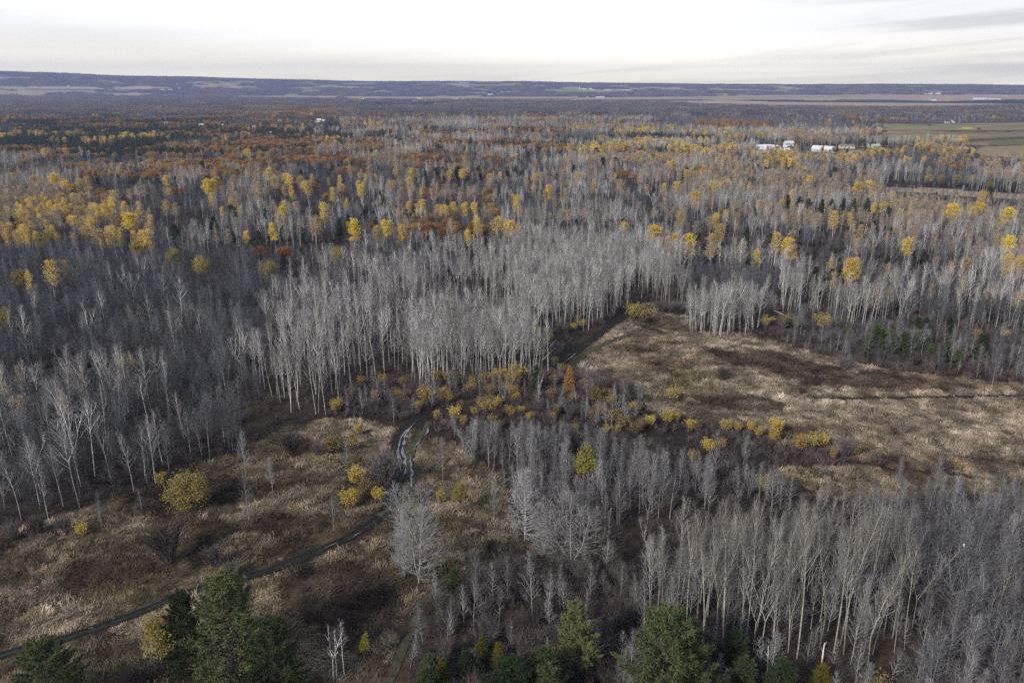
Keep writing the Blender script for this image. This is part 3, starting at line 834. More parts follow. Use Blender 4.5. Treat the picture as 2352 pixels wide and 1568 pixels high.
def build_ground():
    fine = np.radians(np.arange(-44, 44.01, .19))
    back = np.radians(np.arange(45, 315, 3.0))[1:]
    th = np.r_[fine, back]
    r = np.r_[0.5, 20, 45, np.geomspace(70, 12700, 400)]
    TH, RR = np.meshgrid(th, r)
    x, y = RR * np.sin(TH), RR * np.cos(TH)
    z = gz(x, y)
    nr, nt = x.shape
    co = np.stack([x, y, z], -1).reshape(-1, 3)
    i = np.arange(nr - 1)[:, None] * nt; j = np.arange(nt)[None]
    j2 = (j + 1) % nt
    f = np.stack([i + j, i + j2, i + nt + j2, i + nt + j], -1).reshape(-1, 4)[:, ::-1]
    me = bpy.data.meshes.new('ground')
    me.vertices.add(len(co)); me.vertices.foreach_set('co', co.ravel())
    me.loops.add(f.size); me.loops.foreach_set('vertex_index', f.ravel().astype(np.int32))
    me.polygons.add(len(f)); me.polygons.foreach_set('loop_start', np.arange(0, f.size, 4, dtype=np.int32))
    me.update(calc_edges=True)
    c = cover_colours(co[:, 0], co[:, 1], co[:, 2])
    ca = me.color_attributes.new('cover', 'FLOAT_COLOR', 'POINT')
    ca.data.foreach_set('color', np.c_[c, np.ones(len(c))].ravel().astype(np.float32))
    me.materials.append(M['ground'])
    me.polygons.foreach_set('use_smooth', np.ones(len(f), bool))
    o = bpy.data.objects.new('ground', me); COL.objects.link(o)
    o['kind'] = 'structure'; o['label'] = 'flat valley floor of meadow, wood floor and distant low hills'
    return o
build_ground()

def ribbon(name, Q, half, mat, lift, label, kind='structure', wob=.25, seed=1, taper=False):
    """A strip laid along a ground line, its edges uneven."""
    R = np.random.RandomState(seed)
    d = np.gradient(Q, axis=0); d /= np.maximum(np.hypot(d[:, 0], d[:, 1])[:, None], 1e-6)
    nrm = np.stack([-d[:, 1], d[:, 0]], 1)
    def w(): 
        k = R.randn(len(Q)); k = np.convolve(k, np.ones(3) / 3, 'same')
        e = np.minimum(np.arange(len(Q)), np.arange(len(Q))[::-1]) / 4.0
        return half * np.maximum(.12, 1 + wob * k) * (np.clip(e, .15, 1) if taper else 1)
    a, b = w()[:, None], w()[:, None]
    cols = [Q + nrm * a, Q + nrm * a * .4, Q - nrm * b * .4, Q - nrm * b]
    v, f = [], []
    for k in range(len(Q)):
        for c in cols:
            v.append((c[k][0], c[k][1], float(gz(c[k][0], c[k][1])) + lift))
    for k in range(len(Q) - 1):
        for c in range(3):
            a = k * 4 + c; f.append((a, a + 1, a + 5, a + 4))
    me = bpy.data.meshes.new(name); me.from_pydata(v, [], f); me.materials.append(mat); me.update()
    o = bpy.data.objects.new(name, me); COL.objects.link(o); o['kind'] = kind
    if label: o['label'] = label
    return o

L_ = {k: Q for k, (Q, w) in zip(['main', 'side', 'north', 'field', 'loop', 'south', 'ditch_s', 'ditch_e', 'ditch_w', 'west'], LINES)}
ribbon('muddy_track', L_['main'], 1.3, M['mud'], .12, 'black muddy vehicle track winding through the meadow', seed=2)
ribbon('muddy_track', L_['side'], 1.1, M['path_grass'], .16, 'grassy second pair of ruts beside the muddy track', seed=3)
ribbon('muddy_track', L_['north'], 1.6, M['mud'], .12, 'dark straight track running up to the gap in the wood', seed=4)
ribbon('grass_path', L_['field'], .9, M['path_grass'], .12, 'dull green path crossing the east meadow', seed=5)
ribbon('grass_path', L_['loop'], .8, M['mud'], .14, 'short dark path round the top of the east meadow', seed=6)
ribbon('grass_path', L_['south'], .7, M['path_grass'], .12, 'narrow green path leading down between thickets', seed=7)
ribbon('grass_path', L_['west'], 1.1, M['path_dark'], .10, 'thin dark green rut running to the lower left corner', seed=12)
ribbon('ditch', L_['ditch_s'], .8, M['mud'], .12, 'short black ditch by the fluffy grey trees', seed=8)
ribbon('ditch', L_['ditch_e'], .6, M['mud'], .12, 'long thin black ditch in the east meadow', seed=9)
ribbon('ditch', L_['ditch_w'], .6, M['mud'], .12, 'thin black ditch at the edge of the west wood', seed=10)

def ruts(Q, gauge, half, label, seed):
    d = np.gradient(Q, axis=0); d /= np.maximum(np.hypot(d[:, 0], d[:, 1])[:, None], 1e-6)
    nrm = np.stack([-d[:, 1], d[:, 0]], 1)
    for k, s in enumerate((-1, 1)):
        ribbon('wheel_rut', Q + nrm * s * gauge / 2, half, M['rut'], .15, label, wob=.35, seed=seed + k)
M['rut'] = plain('black_rut_mud', (.008, .0075, .0075), .7, .4, .8, .25)
ruts(L_['main'], 1.5, .36, 'black wheel rut of the muddy track', 20)
ruts(L_['north'], 1.7, .45, 'black wheel rut of the straight dark track', 24)
ruts(L_['west'], 1.3, .3, 'black wheel rut in the grass near the largest pine', 28)
PUDDLES = [
    [(957, 972), (940, 985), (925, 1000), (917, 1016), (914, 1035), (919, 1052), (924, 1072)],
    [(946, 982), (936, 993), (930, 1005), (926, 1022), (925, 1038), (931, 1055), (934, 1078)],
    [(910, 1035), (914, 1050), (918, 1066), (922, 1088)],
    [(924, 1100), (931, 1090), (933, 1076)],
    [(905, 1122), (899, 1138), (893, 1156)],
    [(916, 1118), (907, 1138), (899, 1158)],
    [(980, 984), (985, 992), (976, 1002)],
    [(967, 1010), (955, 1024), (948, 1034)],
    [(943, 1046), (942, 1062), (945, 1075), (947, 1092), (945, 1110), (946, 1128)],
    [(951, 1052), (950, 1064)],
    [(1297, 832), (1310, 822), (1326, 811)],
    [(1302, 818), (1312, 812)],
    [(745, 1262), (780, 1247)],
    [(800, 1241), (835, 1220)],
]
for i, p in enumerate(PUDDLES):
    ribbon('puddle', ground_line(p, .6), .17 if i not in (6, 1) else .28, M['water'], .24, 'strip of rainwater shining in a wheel rut', wob=1.1, seed=40 + i, taper=True)

FAR_WATER = [
    ([(1616, 256.5), (1675, 256), (1680, 257.5), (1620, 257.6)], 'x'),
]
def water_sheet(poly, label):
    v = []
    for p in poly:
        x, y, z = hit(*p); v.append((x, y, z + .3))
    me = bpy.data.meshes.new('pond'); me.from_pydata(v, [], [tuple(range(len(v)))]); me.materials.append(M['water'])
    o = bpy.data.objects.new('pond', me); COL.objects.link(o); o['kind'] = 'structure'; o['label'] = label
for poly, lab in [
    ([(1617, 236.2), (1660, 235.9), (1662, 237.2), (1620, 237.4)], 'pale pond strip in the distant marsh, nearest one'),
    ([(1712, 232.4), (1726, 232.3), (1726, 233.4), (1700, 233.6)], 'tiny pale pond at the marsh edge'),
    ([(1735, 233.6), (1762, 233.2), (1766, 234.2), (1728, 236.2), (1715, 236)], 'pale hooked pond in the distant marsh'),
    ([(1845, 229.8), (1920, 229.2), (1918, 231.2), (1850, 231.4)], 'long pale pond beside the dark far field'),
    ([(1962, 227.8), (2020, 227.2), (2018, 229), (1960, 229.4)], 'pale pond beyond the green far field'),
    ([(2090, 226.6), (2135, 225.8), (2140, 228), (2095, 228.4)], 'broad pale pond beside the far white dome'),
]: water_sheet(poly, lab)

# ---------------------------------------------------------------- scattering
SRC = {}
def sources(kind):
    """The shapes of a kind as objects kept outside the scene, for the masses nobody could count."""
    if kind in SRC: return SRC[kind]
    c = bpy.data.collections.new(kind + '_shapes')
    for i, e in enumerate(LIB[kind]):
        o = bpy.data.objects.new('%s_%02d' % (kind, i), e[3]); c.objects.link(o)
    SRC[kind] = c
    return c

def mass(name, kind, pts, rot, scl, label, tint=None):
    """One object that stands a kind's shapes on many points."""
    n = len(pts)
    if n == 0: return
    me = bpy.data.meshes.new(name)
    me.vertices.add(n); me.vertices.foreach_set('co', np.asarray(pts, np.float32).ravel())
    a = me.attributes.new('turn', 'FLOAT_VECTOR', 'POINT'); a.data.foreach_set('vector', np.asarray(rot, np.float32).ravel())
    a = me.attributes.new('size', 'FLOAT_VECTOR', 'POINT'); a.data.foreach_set('vector', np.asarray(scl, np.float32).ravel())
    a = me.attributes.new('pick', 'INT', 'POINT'); a.data.foreach_set('value', nrs.randint(0, len(LIB[kind]), n).astype(np.int32))
    if tint is not None:
        a = me.attributes.new('tint', 'FLOAT_COLOR', 'POINT'); a.data.foreach_set('color', np.c_[tint, np.ones(n)].astype(np.float32).ravel())
    me.update()
    o = bpy.data.objects.new(name, me); COL.objects.link(o)
    o['kind'] = 'stuff'; o['label'] = label
    g = bpy.data.node_groups.new(name + '_spread', 'GeometryNodeTree')
    g.interface.new_socket('Geometry', in_out='INPUT', socket_type='NodeSocketGeometry')
    g.interface.new_socket('Geometry', in_out='OUTPUT', socket_type='NodeSocketGeometry')
    gi, go = g.nodes.new('NodeGroupInput'), g.nodes.new('NodeGroupOutput')
    iop = g.nodes.new('GeometryNodeInstanceOnPoints')
    ci = g.nodes.new('GeometryNodeCollectionInfo')
    ci.inputs['Collection'].default_value = sources(kind)
    ci.inputs['Separate Children'].default_value = True; ci.inputs['Reset Children'].default_value = True
    def attr(nm, t):
        x = g.nodes.new('GeometryNodeInputNamedAttribute'); x.data_type = t; x.inputs['Name'].default_value = nm
        return x.outputs['Attribute']
    g.links.new(gi.outputs[0], iop.inputs['Points']); g.links.new(ci.outputs[0], iop.inputs['Instance'])
    iop.inputs['Pick Instance'].default_value = True
    g.links.new(attr('pick', 'INT'), iop.inputs['Instance Index'])
    g.links.new(attr('turn', 'FLOAT_VECTOR'), iop.inputs['Rotation'])
    g.links.new(attr('size', 'FLOAT_VECTOR'), iop.inputs['Scale'])
    g.links.new(iop.outputs[0], go.inputs[0])
    md = o.modifiers.new('spread', 'NODES'); md.node_group = g
    return o

def tag(o, label, cat, group=None):
    o['label'] = label; o['category'] = cat
    if group: o['group'] = group
    return o

COUNT = {}
def tree(kind, x, y, h, label, cat='tree', group=None, name=None, parts=True, turn=None, variant=None, wide=1.0, lean=(0, 0)):
    """One tree or shrub as a thing of its own: a base with trunk and crown."""
    ent = LIB[kind]
    k = COUNT.get(kind, 0); COUNT[kind] = k + 1
    hh, tm, cm, jm = ent[(k if variant is None else variant) % len(ent)]
    s = h / hh
    nm = name or kind
    z = float(gz(x, y))
    t = rng.uniform(0, 6.283) if turn is None else turn
    if parts:
        o = bpy.data.objects.new(nm, None); o.empty_display_size = .5
        COL.objects.link(o)
        for pn, me in (('trunk', tm), ('crown', cm)):
            c = bpy.data.objects.new(pn, me); COL.objects.link(c); c.parent = o
    else:
        o = bpy.data.objects.new(nm, jm); COL.objects.link(o)
    o.location = (x, y, z - .05); o.rotation_euler = (lean[0], lean[1], t); o.scale = (s * wide, s * wide, s)
    return tag(o, label, cat, group)

# ---------------------------------------------------------------- wood: what grows where (outlines on the photo, by where the trunks stand)
PALE = [(590, 960), (600, 760), (650, 690), (760, 650), (1000, 640), (1120, 620), (1130, 600), (1560, 590), (1640, 700), (1575, 715), (1490, 690), (1440, 738),
        (1330, 748), (1232, 752), (1222, 800), (1220, 880), (960, 885), (830, 880), (790, 935), (740, 960)]
WOOD_E = [(1560, 590), (2600, 560), (2600, 790), (1900, 745), (1760, 748), (1730, 765), (1600, 755), (1640, 700)]
EDGE_E = [(1745, 748), (1900, 745), (2600, 790), (2600, 905), (2200, 868), (2060, 853), (1950, 832), (1870, 812), (1800, 790)]
CLUMP_E = [(1570, 728), (1640, 722), (1722, 735), (1728, 768), (1640, 778), (1575, 768)]
NOOK = [(1220, 745), (1440, 735), (1330, 800), (1240, 850), (1225, 870)]
BELT = [(800, 885), (900, 870), (960, 890), (1230, 885), (1300, 868), (1380, 880), (1470, 908), (1500, 950), (1460, 1000), (1300, 985), (1200, 978), (1100, 962),
        (1000, 950), (930, 960), (830, 962), (760, 958)]
BELT_E = [(1000, 955), (1300, 985), (1440, 960), (1500, 950), (1590, 965), (1690, 985), (1800, 1020), (1900, 1035), (1980, 1062), (1900, 1075), (1850, 1150), (1780, 1140), (1650, 1110), (1460, 1070), (1330, 1045), (1200, 1020), (1090, 1000), (1010, 1005)]
DELL = [(1380, 1262), (1480, 1215), (1600, 1190), (1740, 1165), (1800, 1200), (1640, 1292), (1560, 1332), (1480, 1380), (1430, 1330)]
COPSE = [(1010, 1005), (1090, 1000), (1200, 1020), (1330, 1045), (1460, 1070), (1650, 1110), (1780, 1140), (1850, 1150), (1740, 1200), (1600, 1240), (1400, 1260),
         (1240, 1250), (1180, 1200), (1150, 1100), (1090, 1050)]
TALL = [(1470, 1380), (1560, 1330), (1640, 1290), (1740, 1280), (1850, 1275), (2010, 1280), (2080, 1320), (2110, 1420), (2080, 1500), (1950, 1545), (1780, 1530), (1600, 1490), (1480, 1420)]
BROAD = [(2080, 1320), (2010, 1280), (1990, 1215), (2200, 1205), (2700, 1190), (2700, 2000), (2100, 1900), (2090, 1560), (2110, 1420)]
FRINGE = [(1740, 1280), (1640, 1290), (1600, 1240), (1740, 1200), (1850, 1150), (2000, 1150), (2200, 1140), (2700, 1150), (2700, 1190), (2200, 1205), (1990, 1215), (2010, 1280), (1850, 1275)]
THICKET = [(985, 1410), (1020, 1335), (1100, 1308), (1240, 1270), (1400, 1265), (1600, 1240), (1640, 1290), (1560, 1330), (1470, 1380), (1480, 1420), (1600, 1490), (1780, 1530), (1950, 1545), (2090, 1560), (2100, 1900),
           (880, 1900), (925, 1500)]
WOOD_W = [(-600, 590), (560, 590), (650, 690), (600, 760), (590, 960), (560, 1030), (470, 1065), (380, 1105), (250, 1150), (120, 1195), (0, 1215), (-300, 1330), (-900, 1330)]

STAND_A = [(950, 790), (1060, 760), (1140, 770), (1222, 800), (1222, 885), (1090, 893), (960, 888)]
STAND_B = [(1190, 660), (1440, 640), (1445, 738), (1330, 748), (1210, 752)]
STAND_C = [(1130, 590), (1560, 580), (1580, 700), (1490, 688), (1445, 650), (1200, 640)]
STAND_W = [(640, 720), (800, 700), (900, 760), (930, 870), (830, 885), (790, 930), (660, 955), (610, 860)]
STANDS = [STAND_A, STAND_B, STAND_C, STAND_W]
LOW_FRONT = [(2020, 438), (2150, 445), (2352, 458), (2650, 477), (2650, 545), (2352, 530), (2150, 510), (2020, 484)]
# zone: (outline, name, spacing factor, share of each kind)
ZONES = [
    ([(1575, 640), (1770, 650), (1760, 690), (1570, 682)], 'wood_e', .9, dict(bare=.6, thin=.4)),
    (CLUMP_E, 'clump', .74, dict(aspen=1)),
    ([(1550, 662), (1775, 672), (1765, 755), (1728, 736), (1640, 722), (1560, 728)], 'edge_e', 1.0, dict(bare_shrub=.92, sapling=.08)),
    (NOOK, 'belt', 1.7, dict(bare_shrub=.92, willow=.08)),
    (BELT, 'belt', .95, dict(bare_shrub=.38, willow=.10, sapling=.46, ash=.03, olive_shrub=.03)),
    (BELT_E, 'belt_e', 1.0, dict(willow=.09, bare_shrub=.28, sapling=.55, ash=.08)),
    (DELL, 'thicket', 1.5, dict(bare_shrub=.85, sapling=.15)),
    (COPSE, 'copse', .86, dict(ash=.58, sapling=.36, bare_shrub=.06)),
    (TALL, 'tall', .72, dict(tall=.60, sapling=.18, ash=.14, bare_shrub=.08)),
    (FRINGE, 'broad', 1.15, dict(sapling=.5, bare_shrub=.25, ash=.25)),
    (BROAD, 'broad', .84, dict(broad=.22, ash=.40, sapling=.30, bare_shrub=.08)),
    (THICKET, 'thicket', .85, dict(sapling=.50, bare_shrub=.40, young=.02, cedar=.02, ash=.06)),
    (EDGE_E, 'edge_e', 1.0, dict(bare_shrub=.64, sapling=.24, bare=.08, willow=.03, young=.01)),
    (STAND_A, 'pale', .74, dict(aspen=.9, thin=.1)),
    (STAND_B, 'pale', .76, dict(aspen=.9, thin=.1)),
    (STAND_C, 'pale', .84, dict(aspen=.9, thin=.1)),
    (LOW_FRONT, 'low', 1.0, dict(thin=.6, aspen=.2, tan=.2)),
    ([(1600, 282), (1705, 282), (1790, 291), (1600, 294)], 'far', 1.0, dict(oak=1)),
    ([(1588, 264), (1652, 264), (1652, 270), (1588, 270)], 'far', 1.0, dict(pine=1)),
    ([(1330, 262), (1440, 262), (1440, 268), (1330, 268)], 'far', 1.0, dict(pine=.7, bare=.3)),
    ([(30, 283), (470, 280), (560, 300), (470, 318), (60, 320)], 'pine_w', 1.0, dict(pine=.72, oak=.14, bare=.14)),
    ([(-900, 318), (420, 316), (430, 332), (200, 350), (-900, 352)], 'pine_w', 1.0, dict(pine=.8, yellow=.08, bare=.12)),
    ([(1180, 322), (1430, 318), (1640, 322), (1640, 333), (1180, 334)], 'pine_m', 1.0, dict(pine=.6, bare=.3, tan=.1)),
    (PALE, 'pale', 1.12, dict(aspen=.64, bare=.24, thin=.12)),
    (WOOD_E, 'wood_e', 1.0, dict(aspen=.36, bare=.46, tan=.11, yellow=.012, pine=.002, thin=.10)),
    (WOOD_W, 'wood_w', .9, dict(bare=.75, thin=.17, aspen=.015, tan=.004, broad=.085)),
    ([(-900, 470), (200, 470), (345, 520), (350, 595), (560, 590), (-900, 592)], 'gold_w', .98, dict(tan=.34, yellow=.16, bare=.50)),
    ([(-900, 425), (1150, 425), (1150, 640), (-900, 640)], 'mid_w', .98, dict(bare=.72, aspen=.20, tan=.06, yellow=.02, pine=.008, oak=.015)),
    ([(1150, 425), (2900, 425), (2900, 640), (1150, 640)], 'mid_e', .98, dict(aspen=.36, bare=.52, tan=.16, yellow=.03, pine=.004)),
    ([(-900, 368), (1150, 368), (1150, 425), (-900, 425)], 'oak_w', .98, dict(bare=.64, oak=.18, tan=.06, yellow=.015, pine=.03, aspen=.08)),
    ([(1150, 368), (2900, 368), (2900, 425), (1150, 425)], 'oak_e', .98, dict(bare=.54, aspen=.24, tan=.12, yellow=.06, pine=.05, oak=.04)),
    ([(-900, 300), (720, 300), (720, 368), (-900, 368)], 'pine_w', 1.0, dict(pine=.50, oak=.18, bare=.27, yellow=.03, tan=.02)),
    ([(720, 300), (1300, 300), (1300, 368), (720, 368)], 'pine_m', 1.0, dict(pine=.13, oak=.14, bare=.44, yellow=.03, tan=.08, aspen=.18)),
    ([(1300, 300), (2900, 300), (2900, 368), (1300, 368)], 'gold_e', 1.0, dict(aspen=.14, tan=.14, yellow=.11, bare=.58, pine=.03)),
    ([(-900, 262), (780, 262), (780, 300), (-900, 300)], 'town_w', 1.0, dict(oak=.26, pine=.26, bare=.45, yellow=.02, tan=.01)),
    ([(780, 278), (1500, 278), (1500, 300), (780, 300)], 'mix_m', 1.0, dict(bare=.56, tan=.14, yellow=.06, oak=.05, aspen=.16, pine=.02)),
    ([(-900, 230), (2900, 230), (2900, 300), (-900, 300)], 'far', 1.0, dict(bare=.90, tan=.05, oak=.03, yellow=.01, pine=.01)),
]
KIND_OF = dict(ash='ash_tree', aspen='aspen_tree', thin='bare_tree', bare='bare_tree', broad='broad_tree', tall='tall_aspen', sapling='sapling', yellow='yellow_poplar', tan='tan_poplar',
               oak='rust_oak', pine='pine_tree', young='young_pine', cedar='cedar_tree', willow='willow_shrub', olive_shrub='olive_shrub', bare_shrub='bare_shrub')
FAR_OF = dict(aspen='far_aspen', thin='far_aspen', bare='far_bare', broad='far_bare', tall='far_aspen', yellow='far_yellow', tan='far_tan', oak='far_oak', pine='far_pine')
HEIGHTS = dict(ash=(8.5, 14), aspen=(13.5, 19), thin=(9, 14.5), bare=(8, 13.5), broad=(10, 15), tall=(17, 26), sapling=(4.5, 9), yellow=(11.5, 15.5), tan=(12, 16.5), oak=(9.5, 13),
               pine=(8, 14), young=(5, 9), cedar=(4.5, 7.5), willow=(2.4, 3.8), olive_shrub=(4, 5.5), bare_shrub=(2.6, 4.4))
SHARED_CLUMP = {'pine': 2.2, 'oak': 2.6, 'yellow': 1.4, 'tan': 1.4, 'aspen': 1.5, 'bare': 1.2}

def grid_points(r0, r1, sp, half=None):
    half = half or (.95 if r0 < 120 else .72)
    X = r1 * math.sin(half)
    xs = np.arange(-X, X, sp); ys = np.arange(r0 * math.cos(half) * .9, r1, sp)
    x, y = np.meshgrid(xs, ys)
    x = (x + nrs.uniform(-.48, .48, x.shape) * sp).ravel(); y = (y + nrs.uniform(-.48, .48, y.shape) * sp).ravel()
    r = np.hypot(x, y); k = (r >= r0) & (r < r1) & (np.abs(np.arctan2(x, y)) < half)
    return x[k], y[k]

TAKEN = []        # places already given to trees that are set by hand: (x, y, clear radius)
def free_of_taken(x, y):
    ok = np.ones(len(x), bool)
    for a, b, r in TAKEN:
        ok &= (x - a) ** 2 + (y - b) ** 2 > r * r
    return ok

def choose(x, y, base, rnd=.75):
    """Which zone and kind stands at each point: shares bent by patchiness so like grows by like."""
    px, py, dep = proj(x, y, 0.0)
    zone = np.full(len(x), -1)
    wob = np.clip((py - 480) / 300, 0, 1) * np.clip((1000 - py) / 200, 0, 1)     # zones of the wood shade into each other
    px = px + (fbm(x, y, 30, 901, 2) - .5) * 170 * wob; py = py + (fbm(x, y, 30, 911, 2) - .5) * 60 * wob
    for i, z in enumerate(ZONES):
        k = (zone < 0) & inpoly(px, py, z[0]); zone[k] = i
    kinds = sorted(KIND_OF)
    noise = {k: fbm(x, y, 34, hash_name(k) % 977, 2) for k in kinds}
    wide = {k: fbm(x, y, 120, hash_name(k) % 977 + 50, 2) for k in kinds}
    out = np.full(len(x), -1)
    for i, z in enumerate(ZONES):
        k = np.where(zone == i)[0]
        if not len(k): continue
        ks = list(z[3])
        S = np.stack([math.log(z[3][q]) + SHARED_CLUMP.get(q, .8) * ((noise[q][k] - .5) * 4.0 + (wide[q][k] - .5) * 3.0) - rnd * np.log(-np.log(nrs.uniform(1e-6, 1, len(k)))) for q in ks])
        out[k] = np.array([kinds.index(q) for q in ks])[S.argmax(0)]
    return zone, np.array(kinds)[out] if len(out) else out, px, py

def thin_out(zone, x, dense):
    f = np.array([z[2] for z in ZONES] + [1.0])[zone]
    return nrs.uniform(size=len(x)) < np.clip(1 / f ** 2 / 1.4 / dense, 0, 1)

def stand_height(px, pb, pt):
    """Ground point under (px, pb) and the height that reaches up to photo row pt above it."""
    x, y = at(px, pb)
    dy = (784.0 - pt) / FPX
    return x, y, H_CAM + (y / (CP + dy * SP)) * (-SP + dy * CP)

def hand(kind, px, pb, pt, label, cat='tree', name=None, group=None, wide=1.0, clear=None, **k):
    x, y, h = stand_height(px, pb, pt)
    o = tree(kind, x, y, h, label, cat, group, name, wide=wide, **k)
    TAKEN.append((x, y, clear if clear is not None else (1.6 if cat == 'shrub' else 2.2) * wide))
    return o

def wide_by(kind_w, w_px, px, pb, h, href):
    x, y = at(px, pb); dep = y * CP + H_CAM * SP
    return (w_px * dep / FPX) / (kind_w * h / href)

# --- trees and shrubs that can be singled out, nearest first
hand('large_pine', 540, 1556, 1336, 'largest dark green pine, layered boughs, beside the field path', name='pine_tree', wide=1.0, variant=0, clear=5)
hand('large_pine', 438, 1542, 1376, 'slim dark pine close behind the shoulder of the largest pine', name='pine_tree', wide=.8, variant=1, clear=2)
hand('olive_tree', 388, 1545, 1405, 'half bare yellowish green tree at the foot of the largest pine', wide=.75, variant=0, clear=3)
hand('large_pine', 640, 1606, 1443, 'bright topped pine beside the largest pine, on its birch side', name='pine_tree', wide=.95, variant=1, clear=3)
hand('large_pine', 122, 1650, 1484, 'round dark pine cut by the bottom edge below the field path', name='pine_tree', wide=1.15, variant=0, clear=4)
hand('young_pine', 598, 1640, 1540, 'small pine tip at the bottom edge between two larger pines', name='pine_tree')
hand('large_pine', 1322, 1545, 1396, 'soft green pine standing alone among grey thickets, bottom centre', name='pine_tree', wide=.8, variant=1, clear=3)
hand('large_pine', 1512, 1650, 1420, 'broad bushy pine in front of the tall bare poplars', name='pine_tree', wide=1.05, variant=0, clear=4.5)
hand('large_pine', 1572, 1630, 1440, 'yellowish pine half hidden behind the broad bushy pine', name='pine_tree', wide=.8, variant=1)
hand('young_pine', 1077, 1562, 1498, 'small bluish pine in the thicket, nearest the green path', name='pine_tree', wide=1.1)
hand('young_pine', 1178, 1640, 1516, 'pale green bushy pine cut by the bottom edge, centre', name='pine_tree', wide=1.5)
hand('young_pine', 1252, 1612, 1496, 'dark bushy pine behind the pale green one at bottom centre', name='pine_tree', wide=1.35)
hand('young_pine', 1262, 1650, 1536, 'low bushy pine tip at the bottom edge below the soft green pine', name='pine_tree', wide=1.3)
hand('cedar_tree', 1146, 1532, 1474, 'yellowish green pointed cedar in the bottom thicket', wide=1.4)
hand('cedar_tree', 1107, 1512, 1456, 'dark pointed cedar just behind the yellowish green cedar', wide=1.3)
hand('young_pine', 990, 1565, 1503, 'young pine hugging the edge of the narrow green path', name='pine_tree')
hand('young_pine', 984, 1610, 1534, 'young pine at the bottom edge beside the narrow green path', name='pine_tree')
hand('cedar_tree', 1018, 1572, 1508, 'small dull cedar between the green path and the small bluish pine', wide=1.3)
hand('young_pine', 1688, 1552, 1454, 'light green pine under the tall poplars with a bent top', name='pine_tree', wide=1.2)
hand('young_pine', 1702, 1612, 1514, 'grey green young pine in front of the light green pine', name='pine_tree', wide=1.0)
hand('young_pine', 1788, 1640, 1524, 'spiky young pine at the bottom edge below the poplars', name='pine_tree', wide=1.1)
hand('cedar_tree', 1880, 1590, 1518, 'dull round cedar near the pale dead snag', wide=1.8)
hand('young_pine', 1648, 1660, 1556, 'pine top just showing at the bottom edge, right of the broad pine', name='pine_tree')
hand('olive_shrub', 2005, 1620, 1556, 'low green shrub at the bottom edge under the poplars', 'shrub', wide=.8)
hand('birch_tree', 766, 1563, 1426, 'white twin stemmed birch beside the bright topped pine', turn=1.0, variant=0)
hand('birch_tree', 774, 1558, 1440, 'thin white birch touching the twin stemmed birch', turn=3.0, variant=1)
hand('birch_tree', 791, 1550, 1420, 'tall white birch next to the small leaning yellow tree', turn=2.0, variant=1)
hand('lime_tree', 832, 1524, 1458, 'small leaning tree with yellow leaves beside the white birches', wide=.45, lean=(0, .22))
hand('dome_tree', 436, 1166, 1084, 'round olive yellow tree alone on the west meadow', name='olive_tree', wide=1.0, clear=5)
for px, pb, pt, lab in [(572, 1192, 1085, 'bare pale stemmed tree alone on the west meadow'), (565, 1098, 998, 'thin dark crowned tree behind the lone pale stemmed tree'),
                        (627, 1128, 1050, 'small feathery bare tree uphill of the lone pale stemmed tree'), (234, 1212, 1128, 'small bare tree with pale foot at the edge of the west wood'),
                        (326, 1176, 1120, 'faint bare sapling between the west wood and round olive tree'), (767, 1218, 1130, 'thin tree with a yellow tip left of the muddy track'),
                        (794, 1086, 1015, 'grey bare tree by the lime shrub near the muddy track'), (1017, 1105, 1012, 'slim bent bare tree in the brown meadow right of the track'),
                        (1137, 1216, 1104, 'thin dark bare tree between the track and fluffy grey trees'), (2275, 904, 826, 'leafless tree by the thin ditch at the right edge'),
                        (1951, 832, 795, 'tiny pale bare tree on the rim of the east meadow'), (905, 975, 895, 'pale bare tree just above the puddled bend of the track'),
                        (1066, 912, 868, 'grey bare tree above the yellow willows of the wet belt'), (2058, 1130, 1055, 'spreading bare tree on the strip below the east meadow'),
                        (2145, 1150, 1050, 'broad bare tree on the strip below the east meadow'), (1640, 1110, 1000, 'pale upright tree in the copse under a round yellow willow'),
                        (1705, 1080, 1000, 'slim pale tree at the copse edge below the yellow willows')]:
    hand('sapling' if pb - pt < 75 else 'ash_tree', px, pb, pt, lab, name='bare_tree', wide=.95)
hand('pine_tree', 1080, 1066, 973, 'grey leafless cone shaped tree right of the puddled track', name='bare_larch', variant=2) if False else hand('brush_tree', 1080, 1066, 973, 'grey leafless cone shaped tree right of the puddled track', name='bare_larch', wide=.7)
hand('olive_tree', 1058, 1180, 1103, 'small olive tree on a thin stem in the brown meadow', wide=.6)
for px, pb, pt, w, lab in [(962, 1336, 1126, 1.0, 'fluffy grey cottonwood, taller one, beside the grassy path'), (930, 1320, 1178, .8, 'fluffy grey cottonwood, shorter one, against the taller by the grassy path'),
                           (1205, 1243, 1092, 1.1, 'fluffy grey cottonwood at the end of the black ditch'), (1277, 1238, 1124, 1.0, 'fluffy grey cottonwood behind the wide round pair'),
                           (1312, 1296, 1160, 1.5, 'widest round fluffy grey cottonwood in front of the copse'), (1246, 1275, 1188, 1.35, 'low round fluffy grey cottonwood beside the widest one')]:
    hand('brush_tree', px, pb, pt, lab, name='cottonwood_tree', wide=w, clear=3)
hand('lime_tree', 1344, 1135, 1020, 'lime yellow column shaped tree standing in the grey copse', wide=.62, variant=0)
hand('larch_tree', 1306, 908, 836, 'orange pointed larch at the corner of the east meadow', variant=0, clear=3)
hand('pine_tree', 1230, 900, 836, 'green pine with a white birch in front of it', wide=.9, variant=1, clear=3)
hand('birch_tree', 1238, 911, 852, 'white birch standing against the green pine near the larch', variant=0, wide=.8)
